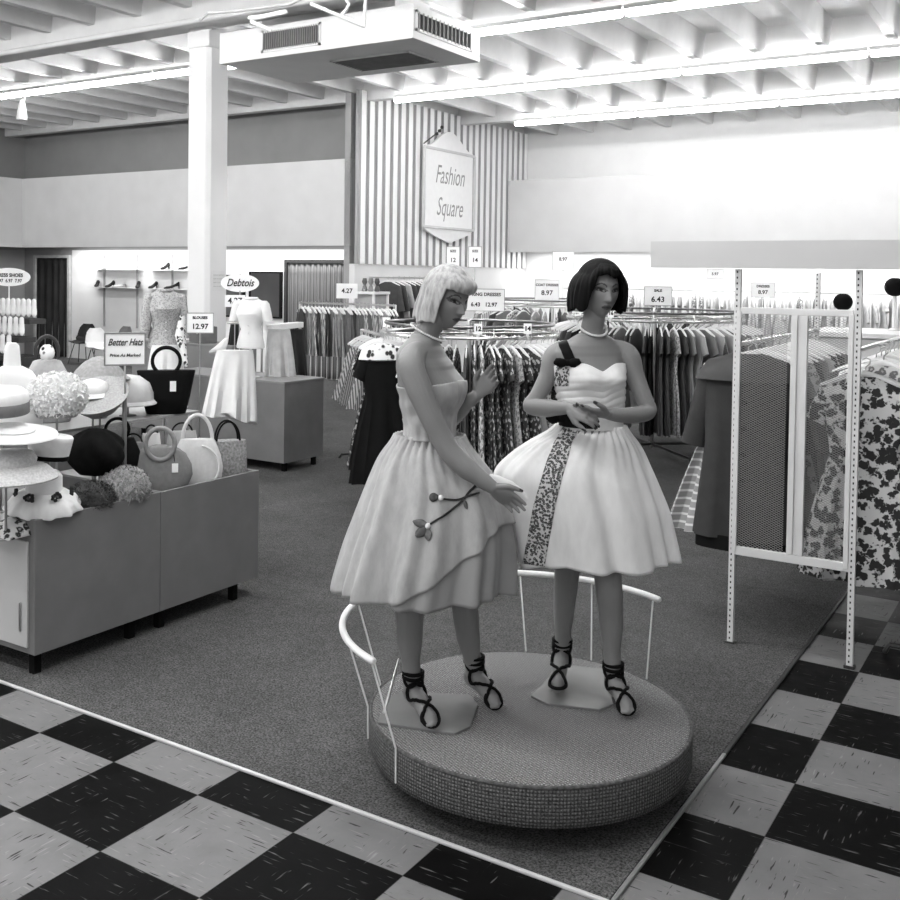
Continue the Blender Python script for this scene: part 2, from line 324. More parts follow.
# ------------------------------------------------------------------ air duct with grilles
DX0, DX1, DY0, DY1, DZ0, DZ1 = -4.95, -2.235, 6.27, 7.68, 4.40, 4.76
o = thing('air_duct', 'white boxed air duct with dark grilles under the ceiling', 'duct', ((DX0+DX1)/2, (DY0+DY1)/2, DZ0))
b = MB(); b.bx(DX0, DX1, DY0, DY1, DZ0, DZ1); b.bx(DX0+.3, DX1-.5, DY0+.4, DY1-.3, DZ1, 5.42); b.obj('casing', M(.74, .6, .03, 3), o, smooth=False, bevel=.006)
def grille(a, bb, c, nrm, nm, n, vertical):
    g = MB(); c = V(c); ax = V((0, 1, 0)) if abs(nrm[0]) else V((1, 0, 0)); ay = V((0, 0, 1)) if not nrm[2] else V((0, 1, 0))
    g.add([c-ax*a/2-ay*bb/2, c+ax*a/2-ay*bb/2, c+ax*a/2+ay*bb/2, c-ax*a/2+ay*bb/2], [(0, 1, 2, 3)])
    gg = g.obj(nm, M(.05, .8, .1), o, smooth=False); s_ = MB()
    for k in range(n):
        f_ = (k+.5)/n-.5; q = c+(ax*a if vertical else ay*bb)*f_+V(nrm)*.008; d = [0, 0, 0]
        for i in range(3): d[i] = .014 if nrm[i] else (abs((ay*bb if vertical else ax*a)[i]) or .012)
        s_.box(q, d)
    s_.obj('louvre', M(.22, .6), gg, smooth=False)
    e = MB(); 
    for sx in (-1, 1): e.box(c+ax*a/2*sx, [(.03 if ax[i] else (abs(ay[i])*bb+.03 if ay[i] else .02)) for i in range(3)]); e.box(c+ay*bb/2*sx, [(.03 if ay[i] else (abs(ax[i])*a+.03 if ax[i] else .02)) for i in range(3)])
    e.obj('grille_frame', M(.74, .6, .03, 3), gg, smooth=False)
pa, pb = ony(263, 50, DY0), ony(320, 44, DY0); grille(pb.x-pa.x, .22, ((pa.x+pb.x)/2, DY0-.004, 4.585), (0, -1, 0), 'front_grille', 26, True)
pa, pb = onx(416, 30, DX1), onx(471, 50, DX1); grille(pb.y-pa.y, .19, (DX1+.004, (pa.y+pb.y)/2, 4.59), (1, 0, 0), 'side_grille', 14, True)
grille(1.05, .62, (-3.15, 7.08, DZ0-.004), (0, 0, -1), 'bottom_grille', 12, False)
# ------------------------------------------------------------------ department sign on the corrugated partition
sx_ = -6.71; y0, y1, z0, z1 = 13.53, 15.43, 2.86, 4.34
o = thing('department_sign', 'white scroll-shaped department sign hung on the corrugated partition', 'sign', (sx_, 14.48, 2.6))
yc = (y0+y1)/2; hw = (y1-y0)/2; poly = []
for k in range(0, 21):
    u = -1+2*k/20; poly.append((yc+hw*.93*u, z0-.04-.24*(1-abs(u))**.75*(1 if abs(u) < .98 else 0)))
for k in range(0, 21):
    u = 1-2*k/20; poly.append((yc+hw*.93*u, z1+.04+.34*(.5+.5*cos(pi*u))**1.0))
b = MB(); n = len(poly); b.add([V((sx_, p[0], p[1])) for p in poly]+[V((sx_+.05, p[0], p[1])) for p in poly], [tuple(range(n))[::-1], tuple(range(n, 2*n))]+[(k, (k+1) % n, n+(k+1) % n, n+k) for k in range(n)])
b.obj('board', M(.86, .5, .02), o, smooth=False)
b = MB()
for z in (z0, z1): b.bx(sx_+.03, sx_+.075, y0, y1, z-.025, z+.025)
for y in (y0, y1): b.bx(sx_+.03, sx_+.075, y-.025, y+.025, z0, z1)
b.obj('rim', M(.6, .5, .05), o, smooth=False, bevel=.008)
b = MB(); b.tube([(sx_+.03, 13.55, 4.40), (sx_+.06, 14.0, 4.66), (sx_+.06, 14.14, 4.76)], .012)
for q in ((13.95, 4.62), (14.05, 4.69), (14.14, 4.77)): b.ball((sx_+.06, q[0], q[1]), .035, 10)
b.obj('chain', M(.05, .5), o)
text('Fashion', .50, o, (sx_+.05, yc, 3.86), (1, 0, 0), M(.30, .7, 0), shear=.35, sx=.72); text('Square', .50, o, (sx_+.05, yc, 3.25), (1, 0, 0), M(.30, .7, 0), shear=.35, sx=.72)
# ------------------------------------------------------------------ garments on hangers
FLOR_D = m_print(.035, .42, 26, .36, 'dark_floral'); FLOR_L = m_print(.55, .12, 28, .50, 'pale_floral', .3); FLOR_B = m_print(.60, .025, 23, .56, 'bold_floral', dist=1.0)
FLOR_S = m_print(.36, .12, 34, .45, 'small_floral', .5); DOT = m_print(.80, .02, 16, .33, 'spotted_cloth', dist=0.1)
STR_V = m_stripe(.45, .10, 13, 'x'); STR_N = m_stripe(.25, .05, 22, 'x'); STR_W = m_stripe(.62, .22, 10, 'x')
C = lambda v: M(v, .85, .12, 14, bump=.15, key='cloth')
def garment_mesh(kind, seed=0):
    """hangs along x, neck at z = -.06 under the rail (rail at z = 0)"""
    R_ = random.Random(seed); b = MB(); n = 40; p1, p2, p3 = [R_.uniform(0, 6.28) for _ in range(3)]
    def ring(z, hw, ht, f, xo=0):
        out = []
        for k in range(n):
            a = 2*pi*k/n; c_, s_ = cos(a), sin(a); e = .8
            x = hw*math.copysign(abs(c_)**e, c_); y = ht*math.copysign(abs(s_)**e, s_)
            q = 1+f*(.6*cos(7*a+p1)+.5*cos(11*a+p2)+.3*cos(5*a+p3))
            out.append(V((x*(1+f*.25*cos(9*a+p2))+xo, y*q+f*.02*sin(5*x*8+p3), z)))
        return out
    sleeves = 0; z0 = -.075
    if kind == 'dress': prof = [(0, .055, .03, 0), (-.02, .10, .034, 0), (-.05, .17, .04, 0), (-.09, .20, .05, .03), (-.2, .19, .06, .08), (-.38, .16, .05, .15), (-.44, .16, .05, .2), (-.6, .20, .065, .35), (-.85, .25, .075, .45), (-1.06, .28, .08, .5)]; sleeves = .16
    elif kind == 'full': prof = [(0, .055, .03, 0), (-.03, .13, .035, 0), (-.08, .19, .045, .03), (-.2, .18, .06, .08), (-.36, .14, .045, .15), (-.42, .16, .06, .3), (-.65, .25, .09, .5), (-.9, .31, .11, .6), (-1.06, .34, .12, .65)]; sleeves = .10
    elif kind == 'coat': prof = [(0, .06, .045, 0), (-.02, .11, .05, 0), (-.05, .18, .055, 0), (-.10, .215, .065, .02), (-.3, .205, .075, .05), (-.5, .20, .07, .08), (-.75, .225, .075, .12), (-1.0, .25, .08, .14)]; sleeves = .42
    elif kind == 'jacket': prof = [(0, .06, .045, 0), (-.02, .11, .05, 0), (-.05, .18, .055, 0), (-.10, .21, .065, .02), (-.3, .20, .07, .05), (-.5, .20, .06, .10), (-.62, .21, .065, .12)]; sleeves = .36
    elif kind == 'skirt': z0 = -.09; prof = [(0, .13, .03, .1), (-.03, .135, .035, .15), (-.15, .17, .05, .4), (-.4, .22, .075, .6), (-.66, .26, .09, .7)]
    elif kind == 'flare': z0 = -.09; prof = [(0, .12, .04, .1), (-.04, .13, .05, .2), (-.15, .19, .07, .4), (-.35, .27, .10, .5), (-.60, .36, .13, .55)]
    b.loft([ring(z0+z, w, t_, f) for z, w, t_, f in prof])
    if sleeves:
        w = prof[3][1]-.015 if kind != 'full' else .17
        for s_ in (-1, 1):
            top = V((s_*(w-.03), 0, z0-.085)); end = V((s_*(w+.035+.06*sleeves), R_.uniform(-.02, .02), z0-.09-sleeves)); rr = .062 if kind != 'full' else .055
            ax = (end-top).normalized(); sd = V((0, 1, 0)); fr = ax.cross(sd)
            b.ell([(top-ax*.03, fr*.03, sd*.025), (top, fr*rr, sd*.042), (lerp(top, end, .5), fr*rr*.95, sd*.045), (end, fr*rr, sd*.04), (end+V((0, 0, .012)), fr*rr*.75, sd*.028)], 20)
    return b
def hanger_mesh(w=.2, fat=.016):
    b = MB(); b.tube([(-w, 0, -.135), (-w*.55, 0, -.095), (0, 0, -.06), (w*.55, 0, -.095), (w, 0, -.135)], [fat*.9, fat*1.2, fat, fat*1.2, fat*.9], 8)
    return b
def hook_mesh():
    b = MB(); b.tube([(0, 0, -.06), (0, 0, -.025), (.018, 0, -.008), (.02, 0, .012), (0, 0, .022), (-.016, 0, .012)], .0032, 6); return b
_hm = hanger_mesh().mesh('hanger', HANG); _hk = hook_mesh().mesh('hook', CHROME); _gm = {}
def garment(kind, mat, seed, loc, rz, name, label, cat, group=None, sc=1.0, hang=True, thin=1.0):
    k = (kind, seed % 3, mat.name)
    if k not in _gm: _gm[k] = garment_mesh(kind, seed % 3+len(kind)).mesh(name, mat); _gm[k].set_sharp_from_angle(angle=rad(50))
    o = bpy.data.objects.new(name, _gm[k]); COL.objects.link(o); o.location = loc; o.rotation_euler = (0, 0, rz); o.scale = (sc, sc*thin, 1); tag(o, label, cat, group)
    if hang:
        h = bpy.data.objects.new('hanger', _hm); COL.objects.link(h); h.parent = o
        q = bpy.data.objects.new('hook', _hk); COL.objects.link(q); q.parent = h
    return o
TONE = {}
def tone(m, word): TONE[m.name] = word; return m
DK, MD, LT, WH, BK = tone(C(.05), 'charcoal'), tone(C(.16), 'mid grey'), tone(C(.34), 'light grey'), tone(C(.68), 'white'), tone(M(.008, .85, .12, 14, bump=.15, key='cloth', spec=.08), 'black')
for m, w_ in ((FLOR_D, 'dark floral'), (FLOR_L, 'pale floral'), (FLOR_B, 'bold leafy floral'), (FLOR_S, 'small print'), (STR_V, 'striped'), (STR_N, 'dark striped'), (STR_W, 'pale striped'), (DOT, 'white spotted')): tone(m, w_)
# ------------------------------------------------------------------ racks
def round_rack(c, R, z, label, rings=2):
    o = thing('round_clothes_rack', label, 'clothes rack', (c[0], c[1], 0)); cx, cy = c; ci = lambda r, zz, n=56: [(cx+r*cos(2*pi*k/n), cy+r*sin(2*pi*k/n), zz) for k in range(n)]
    b = MB(); b.tube(ci(R, z), .014, 8, closed=True); b.obj('hanging_rail', CHROME, o)
    if rings > 1: b = MB(); b.tube(ci(R-.03, z+.085), .013, 8, closed=True); b.obj('top_ring', M(.20, .35, .05, metal=1, key='chrome'), o)
    b = MB(); b.tube([(cx, cy, .07), (cx, cy, z+.10)], .022, 10); b.obj('pole', CHROME, o)
    for k in range(4):
        a = pi/4+pi/2*k; d = V((cos(a), sin(a), 0)); q = V((cx, cy, 0))
        b = MB(); b.tube([q+V((0, 0, z)), q+d*R+V((0, 0, z))], .009, 8); b.obj('spoke', CHROME, o)
        b = MB(); b.tube([q+V((0, 0, .10)), q+d*R*.95+V((0, 0, .09)), q+d*R*.97+V((0, 0, .012))], .017, 8); b.obj('foot', DARKMETAL, o)
        if rings > 1: b = MB(); b.tube([q+d*R+V((0, 0, z)), q+d*(R-.03)+V((0, 0, z+.085))], .007, 6); b.obj('ring_clip', CHROME, o)
    for k in range(3):
        a = rad(-100)+2*pi/3*k; b = MB(); b.tube([(cx+R*cos(a), cy+R*sin(a), z), (cx+R*cos(a), cy+R*sin(a), .012)], .013, 8); b.obj('leg', DARKMETAL, o)
    return o
def fill_round(c, R, z, n, picks, where, grp, seed, kinds, a0=0, sc=1.0, gaps=(), thin=.44):
    R_ = random.Random(seed)
    for k in range(n):
        a = a0+2*pi*k/n+R_.uniform(-.03, .03)
        if any(g0 < (math.degrees(a) % 360) < g1 for g0, g1 in gaps): continue
        m = picks[R_.randrange(len(picks))]; kd = kinds[R_.randrange(len(kinds))]; w = TONE[m.name]; nm = {'dress': 'dress', 'full': 'full_dress', 'coat': 'coat', 'jacket': 'jacket', 'skirt': 'skirt', 'flare': 'flared_skirt'}[kd]
        art = {'dress': 'dress', 'full': 'full dress', 'coat': 'coat', 'jacket': 'jacket', 'skirt': 'skirt', 'flare': 'flared skirt'}[kd]
        garment(kd, m, R_.randrange(3), (c[0]+R*cos(a), c[1]+R*sin(a), z), a+R_.uniform(-.07, .07), nm, f'{w} {art} on {where}', nm.split('_')[-1], f'{w} {art}s on {grp}', sc, thin=thin)
def sign_card(px, py, d, w, h, lines, label, stem=None, face=None, frame=True, ink=None, sizes=None, name='sign_card'):
    """small card on a thin stem; centre on the sight line of the photo at depth d, size in metres; stem = height of its lower end"""
    p = at(px, py, d); f = V(face) if face else V((CAM.x-p.x, CAM.y-p.y, 0)).normalized(); f.normalize(); s_ = V((0, 0, 1)).cross(f); R = Matrix((s_, -f, V((0, 0, 1)))).transposed()
    o = thing(name, label, 'sign', (p.x, p.y, stem if stem else p.z-h/2))
    b = MB(); b.box(p, (w, .008, h), R=R); b.obj('card', CARD, o, smooth=False)
    if frame:
        b = MB(); e = .008
        for sg in (-1, 1): b.box(p+s_*sg*w/2, (e, .016, h+e), R=R); b.box(p+V((0, 0, sg*h/2)), (w+e, .016, e), R=R)
        b.obj('frame', M(.35, .4, .05, key='frame'), o, smooth=False)
    if stem: b = MB(); b.tube([(p.x, p.y, stem), (p.x, p.y, p.z-h/2)], .006, 6); b.obj('stem', CHROME, o)
    for i, (tx, sz, dz) in enumerate(lines): text(tx, sz, o, p+V((0, 0, dz))+f*.0045, f, ink or INK, bold=.002)
    return o
# round rack of dresses between the two mannequins
c1 = at(470, 276, 8.75); RA = (c1.x, c1.y); round_rack(RA, 0.74, 1.46, 'chrome round dress rack standing behind and between the two mannequins')
fill_round(RA, .74, 1.46, 74, [FLOR_D, FLOR_D, DK, BK, FLOR_S, FLOR_D, FLOR_L, BK, LT, BK, FLOR_D, WH], 'the round rack between the two mannequins', 'the round rack between the mannequins', 3, ['dress'], sc=.92, gaps=((120, 172),))
# round rack of dresses behind the dark haired mannequin's shoulder
c2 = at(655, 279, 11.5); RB = (c2.x, c2.y); round_rack(RB, .95, 1.50, "chrome round dress rack behind the dark haired mannequin's bare shoulder")
fill_round(RB, .95, 1.50, 80, [MD, LT, DK, MD, STR_W, BK, LT, WH, FLOR_S, DK], "the round rack right of the dark haired mannequin", 'the round rack right of the dark haired mannequin', 8, ['dress', 'jacket', 'dress', 'dress'], sc=1.0)
# far round rack seen between the heads
c3 = at(553, 278, 15.6); RC = (c3.x, c3.y); round_rack(RC, .95, 1.52, "far chrome round rack seen between the two mannequins' heads")
fill_round(RC, .95, 1.52, 40, [LT, MD, DK, STR_W, LT, FLOR_L], "the far round rack between the mannequins' heads", 'the far round rack', 12, ['jacket', 'dress'])
# straight rack of pleated skirts by the curtained doorway
def straight_rack(name, label, p, q, z, legs=True, hb=.0):
    p, q = V(p), V(q); o = thing(name, label, 'clothes rack', ((p.x+q.x)/2, (p.y+q.y)/2, 0)); b = MB(); b.tube([(p.x, p.y, z), (q.x, q.y, z)], .014, 8); b.obj('hanging_rail', CHROME, o)
    d = (q-p).normalized(); s_ = V((-d.y, d.x, 0))
    for e in (p, q):
        b = MB(); b.tube([(e.x, e.y, z), (e.x, e.y, .05)], .014, 8); b.obj('post', CHROME, o)
        b = MB(); b.tube([V((e.x, e.y, .05))+s_*.22-V((0, 0, .036)), V((e.x, e.y, .05))+s_*.2, V((e.x, e.y, .05))-s_*.2, V((e.x, e.y, .05))-s_*.22-V((0, 0, .036))], .014, 8); b.obj('foot', DARKMETAL, o)
    return o
def fill_line(p, q, z, n, picks, kinds, where, grp, seed, sc=1, swing=0, thin=.7):
    R_ = random.Random(seed); p, q = V(p), V(q); d = (q-p).normalized(); rz = math.atan2(d.y, d.x)+pi/2
    for k in range(n):
        e = lerp(p, q, (k+.5)/n); m = picks[R_.randrange(len(picks))]; kd = kinds[R_.randrange(len(kinds))]; w = TONE[m.name]; art = {'dress': 'dress', 'full': 'full dress', 'coat': 'coat', 'jacket': 'jacket', 'skirt': 'skirt', 'flare': 'flared skirt'}[kd]
        garment(kd, m, R_.randrange(3), (e.x, e.y, z), rz+R_.uniform(-.12, .12)+swing, {'full': 'full_dress', 'flare': 'flared_skirt'}.get(kd, kd), f'{w} {art} hanging on {where}', art.split()[-1], f'{w} {art}s on {grp}', sc, thin=thin)
sa, sb = at(300, 274, 15.2), at(396, 275, 14.4)
straight_rack('skirt_rack', 'chrome straight rack of pleated skirts before the curtained doorway', sa, sb, 1.52)
fill_line(sa, sb, 1.52, 26, [MD, LT, MD, STR_W, DK, MD], ['skirt'], 'the straight rack before the curtained doorway', 'the straight skirt rack', 5, 1.1, .9)
fa, fb = at(362, 274, 10.9), at(384, 275, 9.9)
straight_rack('skirt_stand', "short skirt stand behind the fair haired mannequin's back", fa, fb, 1.36)
fill_line(fa, fb, 1.36, 7, [STR_V, STR_N, STR_V], ['flare'], "the short stand behind the fair haired mannequin", 'the short skirt stand', 6, 1.0, .5)
# long dress with spotted collar, loose at the left of the round rack
p = at(384, 276, 8.0)
o = garment('dress', BK, 1, (p.x, p.y, 1.46), rad(44), 'evening_dress', "long black dress with white spotted collar at the round rack's left edge", 'dress', sc=.84, thin=.85)
b = MB(); b.ell([((0, 0, -.05), (.07, 0, 0), (0, .05, 0)), ((0, 0, -.09), (.20, 0, 0), (0, .075, 0)), ((0, 0, -.17), (.23, 0, 0), (0, .09, 0)), ((0, 0, -.18), (.19, 0, 0), (0, .07, 0))], 28)
cl = b.obj('collar', DOT); cl.parent = o
# hanging rack with coats along the corrugated partition
wa, wb = V((-6.45, 12.0, 0)), V((-6.45, 14.2, 0)); o = thing('wall_clothes_rail', 'wall rail of dark coats under the corrugated partition', 'clothes rail', (-6.78, 13.1, 1.9))
b = MB(); b.tube([(wa.x, wa.y, 1.9), (wb.x, wb.y, 1.9)], .015, 8); b.obj('rail', CHROME, o)
for y in (12.0, 13.1, 14.2): b = MB(); b.tube([(-6.79, y, 1.9), (-6.45, y, 1.9)], .012, 8); b.obj('arm', CHROME, o)
fill_line(wa, wb, 1.9, 13, [DK, MD, DK, LT], ['coat', 'jacket'], 'the wall rail under the corrugated partition', 'the wall rail', 14, 1.1)
o = thing('display_case', 'small white framed display case beside the wall coat rail', 'display case', at(371, 300, 16.3)+V((0, 0, -.9)))
q = at(371, 275, 16.3); b = MB(); b.box((q.x, q.y, .9), (.36, .36, 1.5)); b.obj('panel', M(.34, .6, .05), o, smooth=False)
for sx in (-1, 1):
    for sy in (-1, 1): b = MB(); b.box((q.x+sx*.19, q.y+sy*.19, .83), (.035, .035, 1.66)); b.obj('post', WHITE, o, smooth=False)
b = MB(); b.box((q.x, q.y, 1.66), (.44, .44, .04)); b.obj('top', WHITE, o, smooth=False)
for i, (nm, v_, dx) in enumerate((('left', .12, -.12), ('middle', .2, 0), ('right', .06, .12))):
    b = MB(); b.lathe([(.03, 0), (.05, .02), (.03, .08), (.02, .1), (.045, .15), (.03, .21)], q+V((dx, 0, -q.z+1.68)), 16); tag(b.obj('ornament', M(v_, .4)), f'small dark ornament on the white display case, {nm} one of three', 'ornament')
# pale garments on the long rail of the far back wall
wa, wb = V((-5.6, 17.5, 0)), V((3.6, 17.5, 0)); o = thing('wall_clothes_rail', 'long rail of pale garments along the far back wall', 'clothes rail', (-1, 17.9, 1.68))
b = MB(); b.tube([(wa.x, wa.y, 1.72), (wb.x, wb.y, 1.72)], .018, 8); b.obj('rail', CHROME, o)
for k in range(7): x = lerp(wa.x, wb.x, k/6); b = MB(); b.tube([(x, 17.99, 1.72), (x, 17.5, 1.72)], .014, 8); b.obj('arm', CHROME, o)
PALE2 = tone(C(.52), 'off white')
fill_line(wa, wb, 1.72, 64, [WH, WH, PALE2, LT, FLOR_L], ['jacket', 'dress'], 'the rail along the far back wall', 'the far wall rail', 21, 1.0, .25)
# pale gondola top right
o = thing('display_table', 'white topped display table behind the mesh ended rack', 'table', (2.15, 10.5, 0)); b = MB(); b.bx(.9, 3.4, 9.8, 11.2, 1.30, 1.36); b.obj('top', WHITE, o, smooth=False, bevel=.01)
b = MB(); b.bx(.95, 3.35, 9.86, 11.14, .1, 1.30); b.obj('body', M(.66, .6, .04), o, smooth=False)
b = MB(); b.bx(1.0, 3.3, 9.9, 11.1, .008, .1); b.obj('plinth', BLACK, o, smooth=False)
# ------------------------------------------------------------------ double rack with mesh end on the right
o = thing('gondola_rack', 'cream slotted-post double clothes rack with mesh end panel', 'clothes rack', (2.37, 3.6, 0)); POST = M(.62, .45, .06, 4, key='enamel'); HOLE = M(.03, .8, 0, key='hole')
yE, yF = 2.776, 4.75
def slot_post(x, y, z0, z1, parent):
    b = MB(); b.box((x, y, (z0+z1)/2), (.030, .03, z1-z0)); b.cur = 1
    k = z0+.02
    while k < z1-.01: b.box((x-.002, y-.0145, k), (.007, .003, .011)); k += .030
    return b.obj('post', [POST, HOLE], parent, smooth=False)
for x in (2.098, 2.692):
    slot_post(x, yE, .015, 2.0, o); slot_post(x, yF, .015, 2.0, o)
    b = MB(); b.box((x, yE, .008), (.05, .045, .016)); b.obj('foot', DARKMETAL, o, smooth=False)
    b = MB(); b.tube([(x, yE+.02, 1.60), (x, yF, 1.60)], .013, 8); b.obj('hanging_rail', CHROME, o)
b = MB(); b.bx(2.1, 2.67, yE-.01, yE+.015, 1.765, 1.80); b.bx(2.1, 2.68, yE-.014, yE+.014, .485, .53); b.bx(2.095, 2.12, yE-.018, yE, .5, 1.78); b.bx(2.65, 2.675, yE-.018, yE, .5, 1.78)
b.obj('end_frame', POST, o, smooth=False, bevel=.003)
b = MB(); b.bx(2.375, 2.405, yE-.016, yE+.012, .53, 1.765); b.bx(2.425, 2.455, yE-.016, yE+.012, .53, 1.765); b.bx(2.405, 2.425, yE-.006, yE+.012, .53, 1.765); b.obj('centre_stile', POST, o, smooth=False, bevel=.002)
def mesh_panel(x0, x1, z0, z1):
    b = MB(); cw, ch = .0235, .0125; nz = int((z1-z0)/ch); nx = int((x1-x0)/cw); r = .0008
    for j in range(nz):
        for sg in (0, 1):
            for i in range(nx):
                xa = x0+i*cw; za = z0+j*ch
                # two crossing struts per cell: a diamond lattice
                p0, p1 = ((xa, za), (xa+cw, za+ch)) if sg else ((xa, za+ch), (xa+cw, za)); 
                d = V((p1[0]-p0[0], 0, p1[1]-p0[1])).normalized(); nn = V((-d.z, 0, d.x))*r
                A, B_ = V((p0[0], yE, p0[1])), V((p1[0], yE, p1[1])); e = V((0, .0012, 0))
                b.add([A-nn-e, B_-nn-e, B_+nn-e, A+nn-e, A-nn+e, B_-nn+e, B_+nn+e, A+nn+e], [(0, 1, 2, 3), (7, 6, 5, 4), (0, 4, 5, 1), (2, 6, 7, 3)])
    return b.obj('mesh_panel', M(.28, .5, .05, key='mesh'), o, smooth=False)
mesh_panel(2.12, 2.378, .53, 1.766); mesh_panel(2.452, 2.652, .53, 1.766)
hb = thing('header_board', 'plain pale header board mounted on top of the mesh ended rack', 'sign board', (2.3, yE-.03, 2.0))
b = MB(); b.bx(1.63, 3.2, yE-.045, yE-.02, 2.003, 2.148); b.obj('board', M(.50, .7, .03, 3), hb, smooth=False)
# garments on the two rails
COATM = C(.034)
g1 = garment('coat', COATM, 1, (2.10, yE+.22, 1.60), rad(6), 'coat', 'dark charcoal coat with cape collar, first on the rail left of the mesh end', 'coat', sc=1.12)
b = MB(); b.ell([((0, -.005, -.06), (.075, 0, 0), (0, .062, 0)), ((0, -.008, -.10), (.19, 0, 0), (0, .085, 0)), ((0, -.01, -.17), (.235, 0, 0), (0, .098, 0)), ((0, -.01, -.205), (.25, 0, 0), (0, .102, 0)), ((0, -.01, -.20), (.22, 0, 0), (0, .085, 0))], 32); q = b.obj('cape_collar', C(.06)); q.parent = g1
b = MB(); b.ell([((0, 0, -1.06), (.235, 0, 0), (0, .078, 0)), ((0, 0, -1.14), (.235, 0, 0), (0, .08, 0))], 32); q = b.obj('hem_band', BK); q.parent = g1
for i in range(4): b = MB(); b.ball((.0, -.088-.002*i, -.32-.14*i), (.014, .006, .014), 10); q = b.obj('button', BLACK); q.parent = g1
g2 = garment('flare', m_stripe(.26, .62, 7, 'z', duty=.82, name='hem_striped_cloth'), 2, (1.93, yE+.42, 1.20), rad(25), 'flared_skirt', 'grey flared skirt with pale cross stripes, under the dark coat sleeve', 'skirt', sc=.85)
b = MB(); b.tube([(1.93, yE+.42, 1.215), (2.09, yE+.45, 1.23)], .008); tag(b.obj('chrome_bracket', CHROME), 'short chrome arm holding the striped skirt beside the dark coat', 'bracket')
g3 = garment('skirt', LT, 1, (1.99, yE+.75, 1.24), rad(10), 'skirt', 'plain light grey skirt behind the striped skirt by the mesh ended rack', 'skirt', sc=.9)
b = MB(); b.tube([(1.99, yE+.75, 1.255), (2.08, yE+.77, 1.27)], .008); tag(b.obj('chrome_bracket', CHROME), 'short chrome arm holding the plain grey skirt beside the rack', 'bracket')
for k, (m, kd) in enumerate(((C(.10), 'coat'), (MD, 'dress'), (FLOR_S, 'dress'), (DK, 'coat'), (MD, 'coat'), (LT, 'dress'), (FLOR_D, 'dress'), (DK, 'coat'), (MD, 'coat'))):
    w = TONE.get(m.name, 'dark grey'); od = ('second', 'third', 'fourth', 'fifth', 'sixth', 'seventh', 'eighth', 'ninth', 'tenth')[k]
    garment(kd, m, k, (2.10, yE+.40+.17*k, 1.60), rad(random.Random(k).uniform(-8, 8)), kd, f'{w} {kd}, {od} from the mesh end on the left rail', kd, sc=1.08)
for k, (m, kd) in enumerate(((FLOR_B, 'dress'), (FLOR_L, 'dress'), (C(.08), 'coat'), (FLOR_D, 'dress'), (DK, 'dress'), (FLOR_L, 'dress'), (MD, 'coat'), (FLOR_D, 'dress'), (LT, 'dress'), (DK, 'coat'))):
    w = TONE.get(m.name, 'dark grey'); od = ('first', 'second', 'third', 'fourth', 'fifth', 'sixth', 'seventh', 'eighth', 'ninth', 'tenth')[k]
    garment(kd, m, k, (2.70+(.06 if k == 1 else 0), yE+.20+.16*k, 1.58 if k else 1.53), rad(random.Random(k+50).uniform(-7, 7)), kd, f'{w} {kd}, {od} from the mesh end on the right rail', kd, sc=1.04)
# second double rack just beyond, only its bold floral dresses show at the picture edge
straight_rack('floral_dress_rack', 'chrome rack of bold floral dresses at the right edge', (3.03, 3.1, 0), (3.03, 5.6, 0), 1.63)
fill_line((3.03, 3.15, 0), (3.03, 5.5, 0), 1.63, 12, [FLOR_B, DK, FLOR_B, FLOR_D], ['dress'], 'the rack at the right edge of the photo', 'the right edge rack', 33, 1.0)
# hats on the pale table
for nm, px, py, d, r in (('dark round hat on the white topped table behind the rack post', 843, 302, 12.2, .11), ('black hat stand head at the far right above the white table', 895, 287, 12.3, .12)):
    q = at(px, py, d); oo = thing('hat_stand', nm, 'hat', (q.x, q.y, 1.36)); b = MB(); b.ball(q, (r, r, r*.95), 20); b.obj('hat', BLACK, oo); b = MB(); b.lathe([(.07, 1.362), (.07, 1.375), (.025, 1.39), (.025, q.z-r*.6)], (q.x, q.y, 0), 16); b.obj('stand', WHITE, oo)
# price cards
z = 1.46
sign_card(658, 296, 11.5, .30, .21, [('SALE', .04, .06), ('6.43', .085, -.04)], 'white 6.43 price card over the round rack right of the mannequins', stem=1.60)
sign_card(763, 290, 15.5, .34, .22, [('DRESSES', .05, .055), ('8.97', .08, -.035)], 'white 8.97 price card seen above the mesh end panel', stem=.012)
sign_card(547, 291, 15.6, .36, .34, [('COAT DRESSES', .05, .09), ('8.97', .10, -.03)], 'white 8.97 price card between the two mannequin heads', stem=1.60)
sign_card(563, 261, 17.5, .36, .32, [('8.97', .08, .03)], 'small faint card high over the far racks, left of the dark hair', stem=.012)
sign_card(484, 300, 13.2, .52, .28, [('SPRING DRESSES', .058, .07), ('6.43   12.97', .07, -.06)], "wide white dresses price card behind the fair haired mannequin's face", stem=.012)
sign_card(347, 291, 14.6, .30, .21, [('4.27', .09, 0)], 'white 4.27 price card over the pleated skirt rack', stem=1.50, frame=False)
sign_card(453, 257, 16.0, .20, .32, [('SIZE', .05, .09), ('12', .09, -.05)], 'narrow white size card above the fair hair, left of a similar one', stem=.012)
sign_card(475, 257, 16.0, .20, .32, [('SIZE', .05, .09), ('14', .09, -.05)], 'narrow white size card right of the fair hair top', stem=.012)
sign_card(715, 274, 16.5, .26, .16, [('5.97', .06, 0)], 'faint card high between the dark hair and the rack', stem=.012)
for px, py, d, tx, lab in ((371, 325, 8.45, '9', 'size 9 divider on the round rack, left of the fair hair'), (447, 330, 7.97, '11', 'size 11 divider on the round rack under the fair mannequin chin'), (516, 330, 8.02, '13', 'size 13 divider on the round rack in the gap between mannequins'), (560, 326, 8.6, '15', "size 15 divider on the round rack by the black strap"), (638, 313, 10.6, '14', 'size 14 divider on the rack right of the dark hair'), (635, 309, 12.4, '16', 'size 16 divider on the far side of the right round rack')):
    pass
